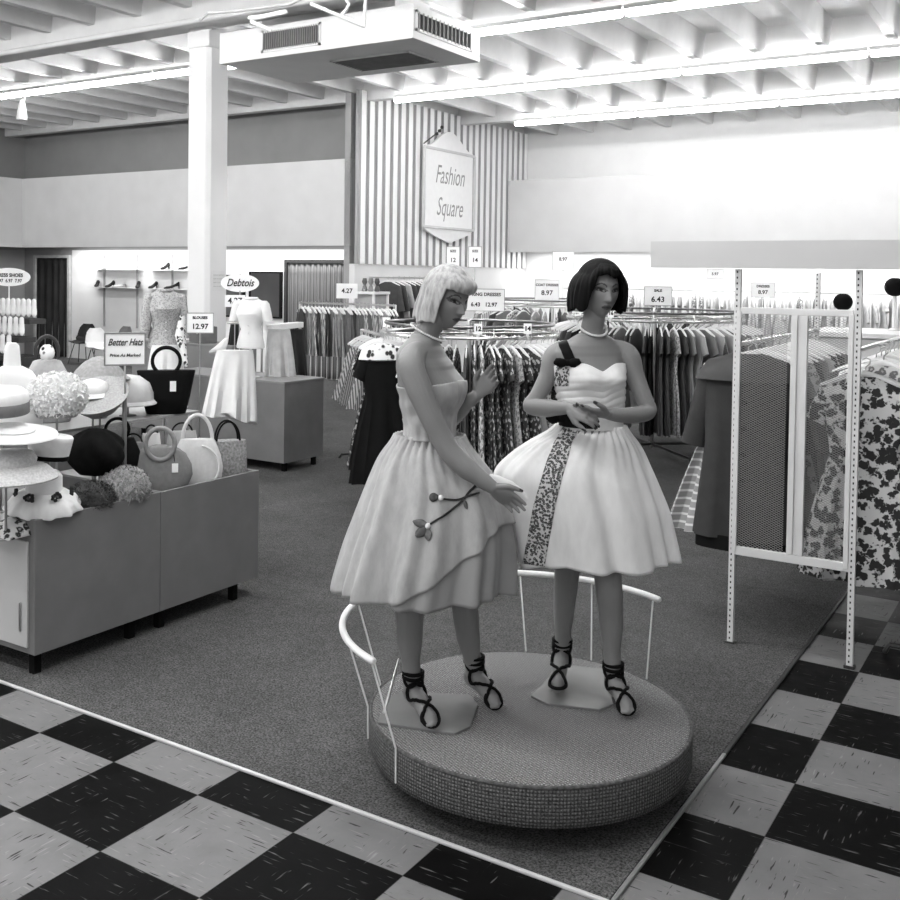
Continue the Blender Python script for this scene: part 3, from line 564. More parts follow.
def divider(c, R, z, ang, tx, lab):
    a = rad(ang); p = V((c[0]+R*cos(a), c[1]+R*sin(a), z)); f = V((cos(a), sin(a), 0)) if (CAM-p).dot(V((cos(a), sin(a), 0))) > 0 else V((-cos(a), -sin(a), 0)); f = (V((CAM.x-p.x, CAM.y-p.y, 0))).normalized()
    s_ = V((0, 0, 1)).cross(f); R_ = Matrix((s_, -f, V((0, 0, 1)))).transposed(); o = thing('size_divider', lab, 'size divider', p)
    b = MB(); b.box(p+V((0, 0, .075)), (.062, .010, .082), R=R_); b.obj('card', CARD, o, smooth=False)
    b = MB(); b.tube([p+V((0, 0, .02)), p+V((0, 0, -.004))], .016, 8); b.obj('clip', RAILW, o)
    text(tx, .05, o, p+V((0, 0, .075))+f*.007, f, INK, bold=.002)
for ang, tx, lab in ((196, '8', 'size 8 divider at the left of the middle round rack'), (268, '10', 'size 10 divider on the middle round rack under the fair chin'), (305, '12', 'size 12 divider on the middle round rack in the gap'), (338, '14', 'size 14 divider on the middle round rack by the black strap')): divider(RA, 0.74, 1.46, ang, tx, lab)
for ang, tx, lab in ((262, '16', 'size 16 divider on the round rack right of the dark hair'),): divider(RB, .95, 1.50, ang, tx, lab)
# ------------------------------------------------------------------ hat and handbag counter, front left
CNT = M(.165, .6, .10, 5, key='laminate'); CNTIN = M(.30, .6, .05, 4, key='laminate')
CX = -.492; CY0, CY1, CYM = .345, 1.94, 1.143; CZ0, CZ1 = .115, .762; CXB = -1.75
def counter(name, label, y0, y1):
    o = thing(name, label, 'counter', (-1.12, (y0+y1)/2, 0)); w = .02
    b = MB(); b.bx(CX-w, CX, y0+.002, y1-.002, CZ0, CZ1); b.obj('front_panel', CNT, o, smooth=False, bevel=.002)
    b = MB(); b.bx(CXB, CXB+w, y0+.002, y1-.002, CZ0, CZ1); b.obj('back_panel', CNT, o, smooth=False)
    for e, nm in ((y0+.002, 'end_panel'), (y1-.022, 'end_panel')): b = MB(); b.bx(CXB+w, CX-w, e, e+w, CZ0, CZ1); b.obj(nm, CNT, o, smooth=False, bevel=.002)
    b = MB(); b.bx(CXB+w, CX-w, y0+.022, y1-.022, CZ0, CZ0+.02); b.obj('bottom_board', CNT, o, smooth=False)
    b = MB(); b.bx(CXB+w, CX-w, y0+.022, y1-.022, .668, .683); b.obj('display_bed', CNTIN, o, smooth=False)
    for x in (CX-.06, CXB+.08):
        for y in (y0+.05, y1-.16): b = MB(); b.bx(x-.02, x+.02, y-.02, y+.02, .008, CZ0); b.obj('leg', BLACK, o, smooth=False)
    return o
k1 = counter('display_counter', 'near grey display counter of hats at the left edge, pale end door', CY0, CYM)
b = MB(); b.bx(CXB+.06, CX-.045, CY0-.008, CY0+.002, CZ0+.03, .655); d = b.obj('end_door', M(.50, .5, .05, 4, key='laminate'), k1, smooth=False, bevel=.002)
b = MB(); b.bx(CX-.10, CX-.085, CY0-.016, CY0-.008, .22, .36); b.obj('handle', CHROME, d, smooth=False, bevel=.003)
k2 = counter('display_counter', 'far half of the grey display counter, filled with handbags', CYM, CY1)
BED = .683
# raised shelf in the middle of the counter
o = thing('display_riser', 'raised glass topped shelf on the grey counter under the black tote', 'shelf', (-1.25, 1.15, BED))
b = MB(); b.bx(-1.55, -.93, .45, 1.88, 1.075, 1.09); b.obj('shelf_top', M(.30, .3, .05), o, smooth=False, bevel=.002)
for x in (-1.5, -.97):
    for y in (.5, 1.16, 1.83): b = MB(); b.tube([(x, y, BED), (x, y, 1.078)], .008, 8, round_=False); b.obj('leg', CHROME, o)
# Better Hats sign
p = at(125, 349, 5.62); f = V((CAM.x-p.x, CAM.y-p.y, 0)).normalized(); f = (f+V((.25, -.1, 0))).normalized(); s_ = V((0, 0, 1)).cross(f); R = Matrix((s_, -f, V((0, 0, 1)))).transposed()
o = thing('sign_stand', 'Better Hats sign on a grey pole standing on the counter', 'sign', (p.x, p.y, BED)); SH, SW = .172, .213
b = MB(); b.box(p, (SW, .008, SH), R=R); b.obj('card', CARD, o, smooth=False)
b = MB()
for sg in (-1, 1): b.box(p+s_*sg*SW/2, (.008, .018, SH+.008), R=R); b.box(p+V((0, 0, sg*SH/2)), (SW+.008, .018, .008), R=R)
b.obj('frame', M(.22, .4, .05, key='frame'), o, smooth=False, bevel=.002)
b = MB(); b.tube([(p.x, p.y, p.z-SH/2-.005), (p.x, p.y, 1.22)], .0055, 8); b.obj('stem', CHROME, o)
b = MB(); b.tube([(p.x, p.y, 1.25), (p.x, p.y, BED+.01)], .0125, 12); b.obj('pole', M(.25, .4, .05, metal=.6, key='pole'), o)
b = MB(); b.lathe([(.07, BED), (.07, BED+.008), (.02, BED+.014)], (p.x, p.y, 0), 20); b.obj('foot', DARKMETAL, o)
text('Better Hats', .052, o, p+V((0, 0, .036))+f*.0045, f, INK, shear=.4, bold=.0008, sx=.74); text('Price As Marked', .023, o, p+V((0, 0, -.034))+f*.0045, f, INK, shear=.15, bold=.0005, sx=1.05)
# ---- hats.  Each stands on its own little stand on the counter bed
STRAW = M(.55, .85, .18, 90, bump=.5, key='straw'); STRAWG = M(.34, .85, .2, 90, bump=.5, key='straw'); FELTW = M(.74, .85, .06, 30, bump=.2, key='felt'); FELTG = M(.20, .9, .1, 40, bump=.3, key='felt'); FELTB = M(.008, .9, .2, 30, bump=.2, key='felt', spec=.06); PETAL = M(.82, .8, .05, 20, key='petal')
def hat_stand(o, c, ztop, r=.05, base=BED):
    b = MB(); b.lathe([(r, base), (r, base+.006), (.006, base+.012), (.006, ztop-.01), (r*.6, ztop), (0.001, ztop+.004)], (c[0], c[1], 0), 20); return b.obj('stand', M(.3, .4, .05, metal=.5, key='stand'), o)
def tilt(ax, ay, az=0): return Matrix.Rotation(az, 3, 'Z') @ Matrix.Rotation(ax, 3, 'X') @ Matrix.Rotation(ay, 3, 'Y')
def hat(name, label, px, py, X, crown, brim, mat, band=None, R=None, stand=True, wob=None, base=BED, nm_c='crown'):
    """crown, brim: lathe profiles in metres about the hat's own base"""
    c = onx(px, py, X); o = thing(name, label, 'hat', (c.x, c.y, base)); R = R or tilt(0, 0)
    b = MB(); b.lathe(crown, c, 48, R=R); b.obj('crown', mat, o, sharp=70)
    if brim: b = MB(); b.lathe(brim, c, 72, R=R, wob=wob); b.obj('brim', mat, o, sharp=70)
    if band: b = MB(); b.lathe(band[0], c, 48, R=R); b.obj('band', band[1], o, sharp=70)
    if stand and c.z-base > .05: hat_stand(o, c, c.z+.03, base=base)
    return o, c
# shaggy white flower hat
c = onx(57, 396, -.72); o = thing('flower_hat', 'big shaggy white petal hat, the fluffiest on the counter', 'hat', (c.x, c.y, BED)); R_ = random.Random(4)
b = MB(); b.ball(c, (.142, .142, .112), 24); b.obj('cap', PETAL, o)
b = MB()
for i in range(2600):
    z = R_.uniform(-.8, 1); a = R_.uniform(0, 2*pi); r = sqrt(1-z*z); n_ = V((r*cos(a), r*sin(a), z)); q = c+V((n_.x*.144, n_.y*.144, n_.z*.112)); u = n_.orthogonal().normalized(); u.rotate(Matrix.Rotation(R_.uniform(0, 6.3), 3, n_)); w_ = n_.cross(u); s = R_.uniform(.009, .015); l = n_*R_.uniform(.004, .020)
    b.add([q-u*s*.4, q+w_*s*.6+l*.6, q+u*s+l, q-w_*s*.6+l*.6], [(0, 1, 2, 3)])
pp = b.obj('petals', PETAL, o, smooth=False, sharp=0); pp['kind'] = 'stuff'
b = MB(); b.lathe([(.098, -.105), (.11, -.075), (.118, -.045)], c, 40); b.obj('under_band', STRAWG, o); hat_stand(o, c, c.z-.04)
# tall pale brimmed hat and the boater, stacked at the left edge
hat('boater_hat', 'white topped hat with wide dark band, uppermost at the left edge', 0, 408, -.62, [(.128, -.025), (.130, .04), (.125, .075), (.105, .090), (.001, .094)], None, FELTW, ([(.1285, -.024), (.1325, -.02), (.1325, .030), (.1305, .032)], M(.16, .8, .1, 40, key='felt')), tilt(.05, .06), stand=False)
hat('wide_brim_hat', 'cream hat with wide flat brim under the boater', 12, 432, -.56, [(.10, 0), (.105, .015), (.08, .03), (.001, .032)], [(.04, .0), (.20, -.014), (.208, -.010), (.205, -.002), (.05, .012)], M(.70, .8, .06, 40, bump=.2, key='felt'), None, tilt(.02, .10), stand=False)
hat('straw_hat', 'rough pale straw hat with drooping brim at the left edge', 6, 465, -.58, [(.13, -.01), (.14, .03), (.12, .06), (.001, .068)], [(.10, .0), (.19, -.025), (.235, -.062), (.238, -.055), (.19, -.012), (.11, .012)], STRAW, None, tilt(0, 0))
hat('pillbox_hat', 'white pillbox hat with dark band and stripe at its foot', 49, 452, -.60, [(.092, -.035), (.098, 0), (.106, .055), (.108, .075), (.1, .084), (.001, .078)], None, FELTW, ([(.0935, -.034), (.0955, -.034), (.0985, -.012), (.0965, -.012)], BLACK), tilt(-.10, .05))
hat('bowl_hat', 'light grey straw hat tipped up to show its hollow', 100, 404, -.86, [(.10, -.02), (.125, .01), (.135, .05), (.128, .05), (.115, .012), (.09, -.012)], [(.128, .048), (.165, .06), (.168, .066), (.128, .056)], STRAWG, None, tilt(.55, .1, .3))
hat('cap_hat', 'small smooth white cap lying on the light grey straw hat', 93, 392, -.92, [(.085, 0), (.09, .02), (.075, .05), (.04, .066), (.001, .07)], [(.085, 0), (.115, -.01), (.118, -.005), (.085, .012)], FELTW, None, tilt(.1, .12))
hat('cone_hat', 'grey cone shaped hat behind the shaggy white hat', 99, 373, -1.15, [(.155, -.02), (.13, .02), (.085, .065), (.04, .09), (.001, .10)], [(.15, -.02), (.175, -.035), (.178, -.03), (.15, -.012)], M(.28, .85, .15, 60, bump=.3, key='felt'), None, base=1.09)
hat('cloche_hat', 'smooth pale cloche hat behind the sign pole', 128, 393, -1.10, [(.15, -.05), (.148, 0), (.125, .06), (.07, .10), (.001, .112)], [(.148, -.05), (.165, -.065), (.168, -.06), (.15, -.04)], M(.52, .8, .06, 30, bump=.2, key='felt'), None, base=1.09)
# white garden hat with dark flowers at the near corner, hanging brim over the rim
c = onx(44, 500, -.62)+V((0, 0, .045)); o = thing('garden_hat', 'white ruffled hat with dark flowers at the near counter corner', 'hat', (c.x, c.y, BED))
b = MB(); b.lathe([(.088, -.02), (.086, .03), (.084, .075), (.074, .092), (.001, .097)], c, 48, R=tilt(.06, .12)); b.obj('crown', PETAL, o, sharp=70)
b = MB(); b.lathe([(.08, -.0), (.12, -.018), (.165, -.062), (.178, -.085), (.181, -.079), (.145, -.026), (.088, .008)], c, 120, R=tilt(.06, .12), wob=lambda a, t: 1+.055*sin(11*a+1)*min(1, 1.6*min(t, 1-t)*2)+.02*sin(23*a)); b.obj('ruffled_brim', PETAL, o, sharp=80)
vd = V((CAM.x-c.x, CAM.y-c.y, 0)).normalized()
for i, an in enumerate((-.55, .45, 1.5, -1.6)):
    dd = V((vd.x*cos(an)-vd.y*sin(an), vd.x*sin(an)+vd.y*cos(an), 0)); q = c+dd*.125+V((0, 0, -.008)); b = MB(); R_ = random.Random(i)
    t1 = dd.cross(UP)
    for k in range(8): a = 2*pi*k/8+i; rr_ = .017*R_.uniform(.5, 1.5); b.ball(q+t1*cos(a)*rr_+UP*sin(a)*rr_*.8+dd*.004, (.009, .011, .007+.006*R_.random()), 8)
    fl = b.obj('flower', M(.03, .8, .3, 30, key='dark_flower'), o); b = MB(); b.ball(q+dd*.012, .008, 8); b.obj('flower_centre', M(.12, .8), fl)
c = onx(8, 505, -.66)+V((0, 0, .0)); o = thing('print_scarf', 'black and white print scarf heaped at the counter corner, left edge', 'scarf', (c.x, c.y, BED))
b = MB(); b.grid(lambda u, v: V((c.x-.16+.30*u, c.y-.10+.22*v, BED+.006+.085*sin(pi*u)**.6*sin(pi*v)**.6+.022*sin(13*u+4*v)*sin(11*v+2*u)*sin(pi*u)*sin(pi*v))), 40, 30); b.obj('cloth', m_print(.65, .03, 26, .42, 'scarf_print', .3), o, sharp=0, solid=.003)
# curly grey hat with dark fur
def furry(name, label, c, rad_, mat, n, ln, th, seed, curl=.6, zmin=-.35, R=None):
    R_ = random.Random(seed); o = thing(name, label, 'hat', (c.x, c.y, BED)); R = R or Matrix.Identity(3)
    b = MB(); b.ball(c, rad_, 20, R=R); b.obj('cap', mat, o); b = MB()
    for i in range(n):
        z = R_.uniform(zmin, 1); a = R_.uniform(0, 2*pi); r = sqrt(1-z*z); n_ = V((r*cos(a), r*sin(a), z)); q = c+R @ V((n_.x*rad_[0], n_.y*rad_[1], n_.z*rad_[2])); n_ = (R @ n_); u = n_.orthogonal().normalized(); u.rotate(Matrix.Rotation(R_.uniform(0, 6.3), 3, n_)); l = R_.uniform(.6, 1)*ln
        w_ = n_.cross(u)*th; p1 = q+n_*l*.5+u*l*curl*.3; p2 = q+n_*l*.7+u*l*curl
        b.add([q-w_, q+w_, p1+w_, p1-w_, p2+w_*.4, p2-w_*.4], [(0, 1, 2, 3), (3, 2, 4, 5)])
    f = b.obj('pile', mat, o, smooth=False, sharp=0); f['kind'] = 'stuff'; return o
c = onx(124, 486, -.60)+V((0, 0, 0)); furry('curly_hat', 'curly grey shag hat on the counter beside the felt handbag', V((c.x, c.y, .795)), (.125, .125, .105), M(.33, .85, .3, 60, key='curl'), 1900, .030, .0035, 9, 1.0)
c = onx(90, 496, -.60); furry('fur_hat', 'dark fur hat lying against the curly grey hat', V((c.x, c.y, .775)), (.115, .12, .085), M(.055, .9, .5, 12, key='fur'), 1500, .026, .0022, 10, .5)
# handbags
def handle(o, pts, r, mat, name='handle', n=8): b = MB(); b.tube(pts, r, n); return b.obj(name, mat, o)
def loopv(c, s_, w, h, n=24, a0=0, a1=360, lean=V((0, 0, 0))): return [c+s_*w*cos(rad(a0+(a1-a0)*k/n))+UP*h*sin(rad(a0+(a1-a0)*k/n))+lean*(sin(rad(a0+(a1-a0)*k/n))) for k in range(n+1)]
def pouch(name, label, c, s_, outline, depth, mat, cat='handbag', part='body'):
    """handbag: outline = (half width, height) rings from base to top, elliptical in plan, rounded"""
    o = thing(name, label, cat, (c.x, c.y, c.z)); d = s_.cross(UP); b = MB(); rings = []
    for w, z, dp in outline: rings.append([c+s_*w*math.copysign(abs(cos(a))**.75, cos(a))+d*dp*depth*math.copysign(abs(sin(a))**.85, sin(a))+UP*z for a in [2*pi*k/36 for k in range(36)]])
    b.loft(rings); b.obj(part, mat, o, sharp=60); return o, d
vs = lambda p: UP.cross(V((CAM.x-p.x, CAM.y-p.y, 0)).normalized())
# big black tote with ring handle, on the raised shelf
c = onx(166, 412, -1.0); c.z = 1.09; s_ = vs(c)*.96+V((0, 0, 0)); s_.normalize(); W_, H_ = .118, .262
o, d = pouch('black_tote', 'tall black tote bag with round black ring handle and white tag', c, s_, [(W_*.98, 0, .9), (W_, .004, 1), (W_*1.2, .10, 1), (W_*1.42, H_*.88, .8), (W_*1.47, H_-.006, .75), (W_*1.44, H_, .7)], .06, BLACK)
tp = c+UP*(H_+.055)
for sg in (-1, 1): handle(o, [tp+s_*.082*cos(2*pi*k/40)+UP*.082*sin(2*pi*k/40)+d*.02*sg for k in range(41)], .0105, BLACK, 'ring_handle')
q = c+s_*.038+UP*.165+d*-.062; b = MB(); nn = -d if (CAM-c).dot(-d) > 0 else d; q = c+s_*.04+UP*.17+nn*.062; b.box(q, (.036, .004, .062), R=Matrix((s_, -nn, UP)).transposed()); b.obj('price_tag', CARD, o, smooth=False)
# round felt bag
c = onx(160, 492, -.65); c.z = BED; s_ = vs(c)
o, d = pouch('felt_handbag', 'round grey felt handbag with padded ring handle and tag', c, s_, [(.05, .0, .5), (.10, .012, .8), (.15, .06, 1), (.178, .13, 1), (.172, .19, .95), (.14, .25, .8), (.09, .285, .6), (.03, .30, .35)], .062, FELTG)
nn = d if (CAM-c).dot(d) > 0 else -d; tp = c+UP*.295+nn*.052
handle(o, [tp+s_*(.078*cos(2*pi*k/40))+UP*(.088*sin(2*pi*k/40)+.018) for k in range(41)], .0135, M(.26, .9, .1, 40, bump=.3, key='felt'), 'ring_handle', 10)
b = MB(); b.tube([tp+s_*.07+UP*-.03, tp+s_*.078+UP*-.08], .002, 6); tg = b.obj('tag_string', BLACK, o); b = MB(); b.box(tp+s_*.08+UP*-.115+nn*.012, (.034, .003, .05), R=Matrix((s_, -nn, UP)).transposed()); b.obj('price_tag', CARD, o, smooth=False)
# white oval bag
c = onx(197, 486, -.66); c.z = BED; s_ = vs(c)
o, d = pouch('white_handbag', 'smooth white oval handbag with loop handle beside the felt bag', c, s_, [(.06, .0, .5), (.11, .015, .85), (.142, .07, 1), (.148, .13, 1), (.135, .20, .9), (.115, .25, .75), (.10, .285, .6), (.095, .295, .5)], .055, M(.62, .6, .06, 40, bump=.2, key='leather'))
nn = d if (CAM-c).dot(d) > 0 else -d; handle(o, loopv(c+UP*.285, s_, .085, .15, 24, 0, 180), .011, M(.66, .6, .05, key='leather'))
b = MB(); b.tube([c+s_*.125*cos(rad(a))+UP*(.14+.125*sin(rad(a)))+nn*.052 for a in range(-60, 80, 8)], .006, 8); b.obj('piping', M(.7, .6), o)
# woven basket bag
c = onx(227, 477, -.66); c.z = BED; s_ = (vs(c)+V((0, .35, 0))).normalized(); WEAVE = M(.30, .85, .45, 70, bump=.9, key='woven')
o, d = pouch('woven_handbag', 'grey woven basket handbag with dark loop handles at the end', c, s_, [(.10, 0, .8), (.115, .01, 1), (.12, .10, 1), (.115, .24, .9), (.112, .255, .85)], .06, WEAVE)
for sg in (-1, 1): handle(o, loopv(c+UP*.25+d*.03*sg, s_, .07, .12, 24, 0, 180, V((0, 0, 0))), .006, BLACK)
# small bags under the raised shelf
for nm, lab, px, py, X, w, h, m, hm in (('small_handbag', 'small white handbag with black straps hanging under the raised shelf', 151, 470, -.86, .06, .33, FELTW, BLACK), ('clutch_bag', 'pale grey flap bag behind the white oval handbag', 182, 462, -.88, .10, .31, M(.45, .7, .06), BLACK), ('tan_handbag', 'mid grey bag with white round clasp by the sign pole', 133, 466, -.88, .085, .29, M(.30, .7, .08), BLACK)):
    c = onx(px, py, X); c.z = BED; s_ = vs(c); o, d = pouch(nm, lab, c, s_, [(w*.9, 0, .8), (w, .01, 1), (w*1.02, h*.6, .9), (w*.8, h, .5)], .035, m)
    handle(o, loopv(c+UP*h*.96, s_, w*.6, .06, 20, 0, 180), .005, hm)
    if nm == 'tan_handbag': b = MB(); b.ball(c+UP*h*.86+(d if (CAM-c).dot(d) > 0 else -d)*.03, .018, 12); b.obj('clasp', WHITE, o)
# black velvet hat and black bag with ring
c = onx(95, 472, -.76); o = thing('velvet_hat', 'large black velvet beret slumped beside the white pillbox', 'hat', c); b = MB(); b.lathe([(.15*(sin(pi*(.12+.88*k/16))**.55 if k < 16 else .01), .24*(k/16)**.9) for k in range(17)], c, 40, R=tilt(.0, .12), wob=lambda a, t: 1+.08*sin(3*a+5*t)+.05*sin(7*a+9*t)); b.obj('crown', FELTB, o, sharp=0); hat_stand(o, c, c.z+.06)
c = onx(117, 474, -.80); s_ = vs(c); o, d = pouch('black_handbag', 'black handbag with black ring handle behind the sign pole', c, s_, [(.12, 0, .8), (.13, .02, 1), (.125, .12, 1), (.09, .20, .6)], .06, FELTB); hat_stand(o, c, c.z+.03); handle(o, [c+UP*.245+s_*.062*cos(2*pi*k/32)+UP*.062*sin(2*pi*k/32) for k in range(33)], .009, BLACK, 'ring_handle')
# bag with big ring and spotted scarf, white draped handbag, behind
c = onx(47, 378, -1.25); c.z = 1.09; s_ = vs(c); o, d = pouch('ring_handbag', 'grey flared handbag with ring handle behind the shaggy hat', c, s_, [(.125, .0, .9), (.13, .01, 1), (.12, .26, .9), (.075, .345, .6), (.05, .355, .5)], .06, M(.36, .8, .1, 40, bump=.2, key='felt'))
handle(o, [c+UP*.40+s_*.060*cos(2*pi*k/36)+UP*.085*sin(2*pi*k/36) for k in range(37)], .011, DARKMETAL, 'ring_handle')
q = c+UP*.39; o2 = thing('spotted_scarf', 'white scarf with black spots stuffed through the ring handle', 'scarf', q); b = MB(); b.ball(q, (.046, .04, .05), 20); b.obj('cloth', m_print(.8, .01, 24, .30, 'spot_scarf', dist=.1), o2)
c = onx(12, 392, -1.05); c.z = 1.09; s_ = vs(c); WL = M(.78, .6, .05, 6, key='cloth'); o, d = pouch('white_tote', 'white draped tote with folded handle at the left edge', c, s_, [(.15, -.0, .9), (.155, .01, 1), (.15, .16, .9), (.135, .27, .8), (.10, .325, .65), (.05, .352, .5)], .07, WL)
b = MB(); b.loft([[c+UP*z+s_*(w*cos(a))+d*(.02*sin(a)) for a in [2*pi*k/16 for k in range(16)]] for w, z in ((.045, .33), (.04, .42), (.035, .46), (.02, .475))]); b.obj('handle', WL, o)
# ------------------------------------------------------------------ second counter with separates
Cx, Cy = -2.815, 4.955
def block(name, label, x0, x1, y0, y1, z0, z1, mats=(None, None)):
    o = thing(name, label, 'counter', ((x0+x1)/2, (y0+y1)/2, 0)); b = MB(); b.bx(x0, x1, y0, y1, z0, z1-.02); b.obj('body', CNT, o, smooth=False, bevel=.003)
    b = MB(); b.bx(x0-.008, x1+.008, y0-.008, y1+.008, z1-.02, z1); b.obj('top', M(.22, .5, .05, 4, key='laminate'), o, smooth=False, bevel=.003)
    for x in (x0+.12, x1-.06):
        for y in (y0+.08, y1-.08): b = MB(); b.bx(x-.02, x+.02, y-.02, y+.02, .008, z0); b.obj('leg', BLACK, o, smooth=False)
    return o
block('display_counter', 'second grey counter with a white skirt draped over it', -4.55, Cx, Cy, Cy+.62, .10, .895)
block('display_counter', 'taller dark counter behind, carrying the small radio case', -5.8, -4.2, 5.72, 6.12, .10, 1.14)
# draped skirt
def draped(name, label, top, w, L, lean, mat, seed, cat='skirt'):
    R_ = random.Random(seed); o = thing(name, label, cat, top+V((0, 0, -L))); s_ = vs(top); d = s_.cross(UP); d = d if (CAM-top).dot(d) > 0 else -d; ph = [R_.uniform(0, 6) for _ in range(3)]
    b = MB(); n = 56; rings = []
    for j in range(18):
        t_ = j/17; hw = w*(.66+.34*t_**.8); ring = []
        for k in range(n):
            a = 2*pi*k/n; f = t_*(.55*sin(6*a+ph[0])+.4*sin(10*a+ph[1])+.3*sin(15*a+ph[2])); ring.append(top+s_*(hw*cos(a)*(1+.05*f)+lean*t_)+d*((.05+.06*t_)*sin(a)*(1+.5*f)+.012*f)+UP*(-L*t_+(.02*sin(5*a+ph[0])*t_)+(-.09*max(0, cos(a))*t_**4)))
        rings.append(ring)
    b.loft(rings); b.obj('cloth', mat, o, sharp=60)
    b = MB(); b.loft([[top+s_*w*.665*cos(a)+d*.054*sin(a)+UP*z for a in [2*pi*k/40 for k in range(40)]] for z in (-.03, .008)]); b.obj('waistband', mat, o); return o
SK = M(.70, .75, .05, 8, bump=.15, key='cloth')
tp = at(235, 351, 9.35); draped('white_skirt', 'white gathered skirt draped over the front of the second counter', tp, .245, .57, -.045, SK, 2)
tp = at(279, 330, 10.6); draped('pleated_skirt', 'pale pleated skirt hanging behind the second counter', tp, .17, .54, .02, M(.50, .8, .12, 12, key='cloth'), 5)
tp = at(296, 330, 11.2); draped('dark_skirt', 'dark skirt hanging beside the pale pleated skirt', tp, .12, .56, .02, C(.02), 6)
o = thing('hanging_bar', 'white crossbar on posts above the pleated skirt behind the second counter', 'clothes rail', at(283, 378, 10.75)); pa, pb = at(268, 326, 10.6), at(300, 326, 11.3)
b = MB(); b.box((pa+pb)/2+V((0, 0, .0)), ((pb-pa).length, .09, .06), rz=math.atan2(pb.y-pa.y, pb.x-pa.x)); b.obj('bar', WHITE, o, smooth=False, bevel=.006)
for e in (pa, pb): b = MB(); b.tube([e, (e.x, e.y, .91 if (-4.6 < e.x < Cx+.03 and Cy-.03 < e.y < Cy+.65) else .01)], .015); b.obj('post', WHITE, o)
# blouse forms
def blouse_form(name, label, c, z0, mat, sleeve, turn, base, sc=1):
    """dress form torso wearing a blouse; c on the ground, z0 hip height"""
    o = thing(name, label, 'dress form', (c.x, c.y, base)); s_ = vs(c); s_.rotate(Matrix.Rotation(turn, 3, 'Z')); d = s_.cross(UP); d = d if (CAM-c).dot(d) > 0 else -d; P = V((c.x, c.y, z0))
    b = MB(); b.ell([(P+UP*z*sc+d*y, s_*w*sc, d*dp*sc) for z, w, dp, y in ((-.02, .165, .11, 0), (0, .17, .115, 0), (.10, .15, .10, 0), (.2, .118, .085, 0), (.30, .145, .11, .01), (.38, .165, .125, .02), (.46, .172, .10, 0), (.52, .16, .08, -.01), (.55, .10, .065, -.01), (.575, .06, .055, 0))], 32)
    b.obj('blouse', mat, o)
    for k in range(5): b = MB(); b.ball(P+UP*(.16+.085*k)*sc+d*(.10+.02*sin(k*.8))*sc, .008, 8); b.obj('button', WHITE, o)
    for sg in (-1, 1):
        a0 = P+(s_*sg*.155+UP*.50)*sc; a1 = P+(s_*sg*(.205)+UP*(.50-sleeve))*sc; b = MB(); b.ell([(a0+UP*.03, s_*.03, d*.03), (a0, s_*.055, d*.06), (lerp(a0, a1, .5), s_*.055, d*.06), (a1, s_*.05*(1 if sleeve < .3 else .8), d*.055)], 20); b.obj('sleeve', mat, o)
    b = MB(); b.tube([P+UP*.56*sc+s_*.062*cos(2*pi*k/24)+d*.058*sin(2*pi*k/24) for k in range(25)], .014, 8); b.obj('neck_band', mat, o)
    b = MB(); b.tube([P, (P.x, P.y, base+.01)], .014, 8); b.obj('pole', CHROME, o); b = MB(); b.lathe([(.11, base), (.11, base+.012), (.02, base+.02)], (P.x, P.y, 0), 24); b.obj('foot', CHROME, o)
    return o
LACE = m_print(.42, .24, 60, .45, 'lace_cloth', .5)
c = at(165, 300, 9.9); blouse_form('dress_form', 'dress form in grey lace blouse with long sleeves behind the tote', c, 1.235, LACE, .42, .1, .012, .95)
c = at(251, 300, 10.35); blouse_form('dress_form', 'dress form in white short sleeved blouse over the white skirt', c, 1.21, M(.78, .7, .04, 10, bump=.1, key='cloth'), .2, -.3, .895, .86)
c = at(186, 340, 9.6); b = MB(); b.tube([at(182, 318, 9.7), at(180, 335, 9.7), at(186, 365, 9.6)], [.03, .05, .02], 10); o = tag(b.obj('printed_scarf', m_print(.7, .02, 26, .4, 'sash_print')), "black and white print sash hanging at the lace blouse's side", 'scarf')
tp = at(166, 346, 9.8); draped('gathered_skirt', 'pale gathered skirt under the lace blouse, seen through the tote ring', tp, .2, .5, 0, SK, 9)
sign_card(200, 323, 9.9, .25, .19, [('BLOUSES', .035, .05), ('12.97', .07, -.035)], 'white 12.97 price card beside the column over the radio case', stem=.012)
# case, mirrors
q = at(203, 345, 11.9); o = thing('radio_case', 'dark boxy case with small knobs on the taller dark counter', 'case', (q.x, q.y, 1.14)); s_ = V((cos(.3), sin(.3), 0))
b = MB(); b.box((q.x, q.y, 1.235), (.36, .2, .19), rz=-.4); b.obj('body', M(.14, .5, .2, 8), o, smooth=False, bevel=.01)
Rm_ = Matrix.Rotation(-.4, 3, 'Z')
for kx in (-.1, .08): b = MB(); b.ball(V((q.x, q.y, 1.245))+Rm_ @ V((kx, -.105, .01)), .016, 10); b.obj('knob', CHROME, o)
b = MB(); b.tube([V((q.x, q.y, 1.33))+Rm_ @ V((x, 0, z)) for x, z in ((-.13, 0), (-.12, .04), (.12, .04), (.13, 0))], .008); b.obj('handle', BLACK, o)
q = at(219, 345, 10.4); o = thing('white_slipper', 'white curved slipper shape on the counter left of the skirt', 'shoe', (q.x, q.y, .895)); b = MB(); b.tube([at(211, 352, 10.35), at(221, 349, 10.4), at(226, 340, 10.45)], [.02, .06, .025], 12); b.obj('upper', WHITE, o)
b = MB(); q2 = at(219, 352, 10.4); b.tube([(q2.x, q2.y, q2.z), (q2.x, q2.y, .895)], .01); b.obj('prop', CHROME, o)
MIR = M(.5, .03, 0, metal=1, key='mirror')
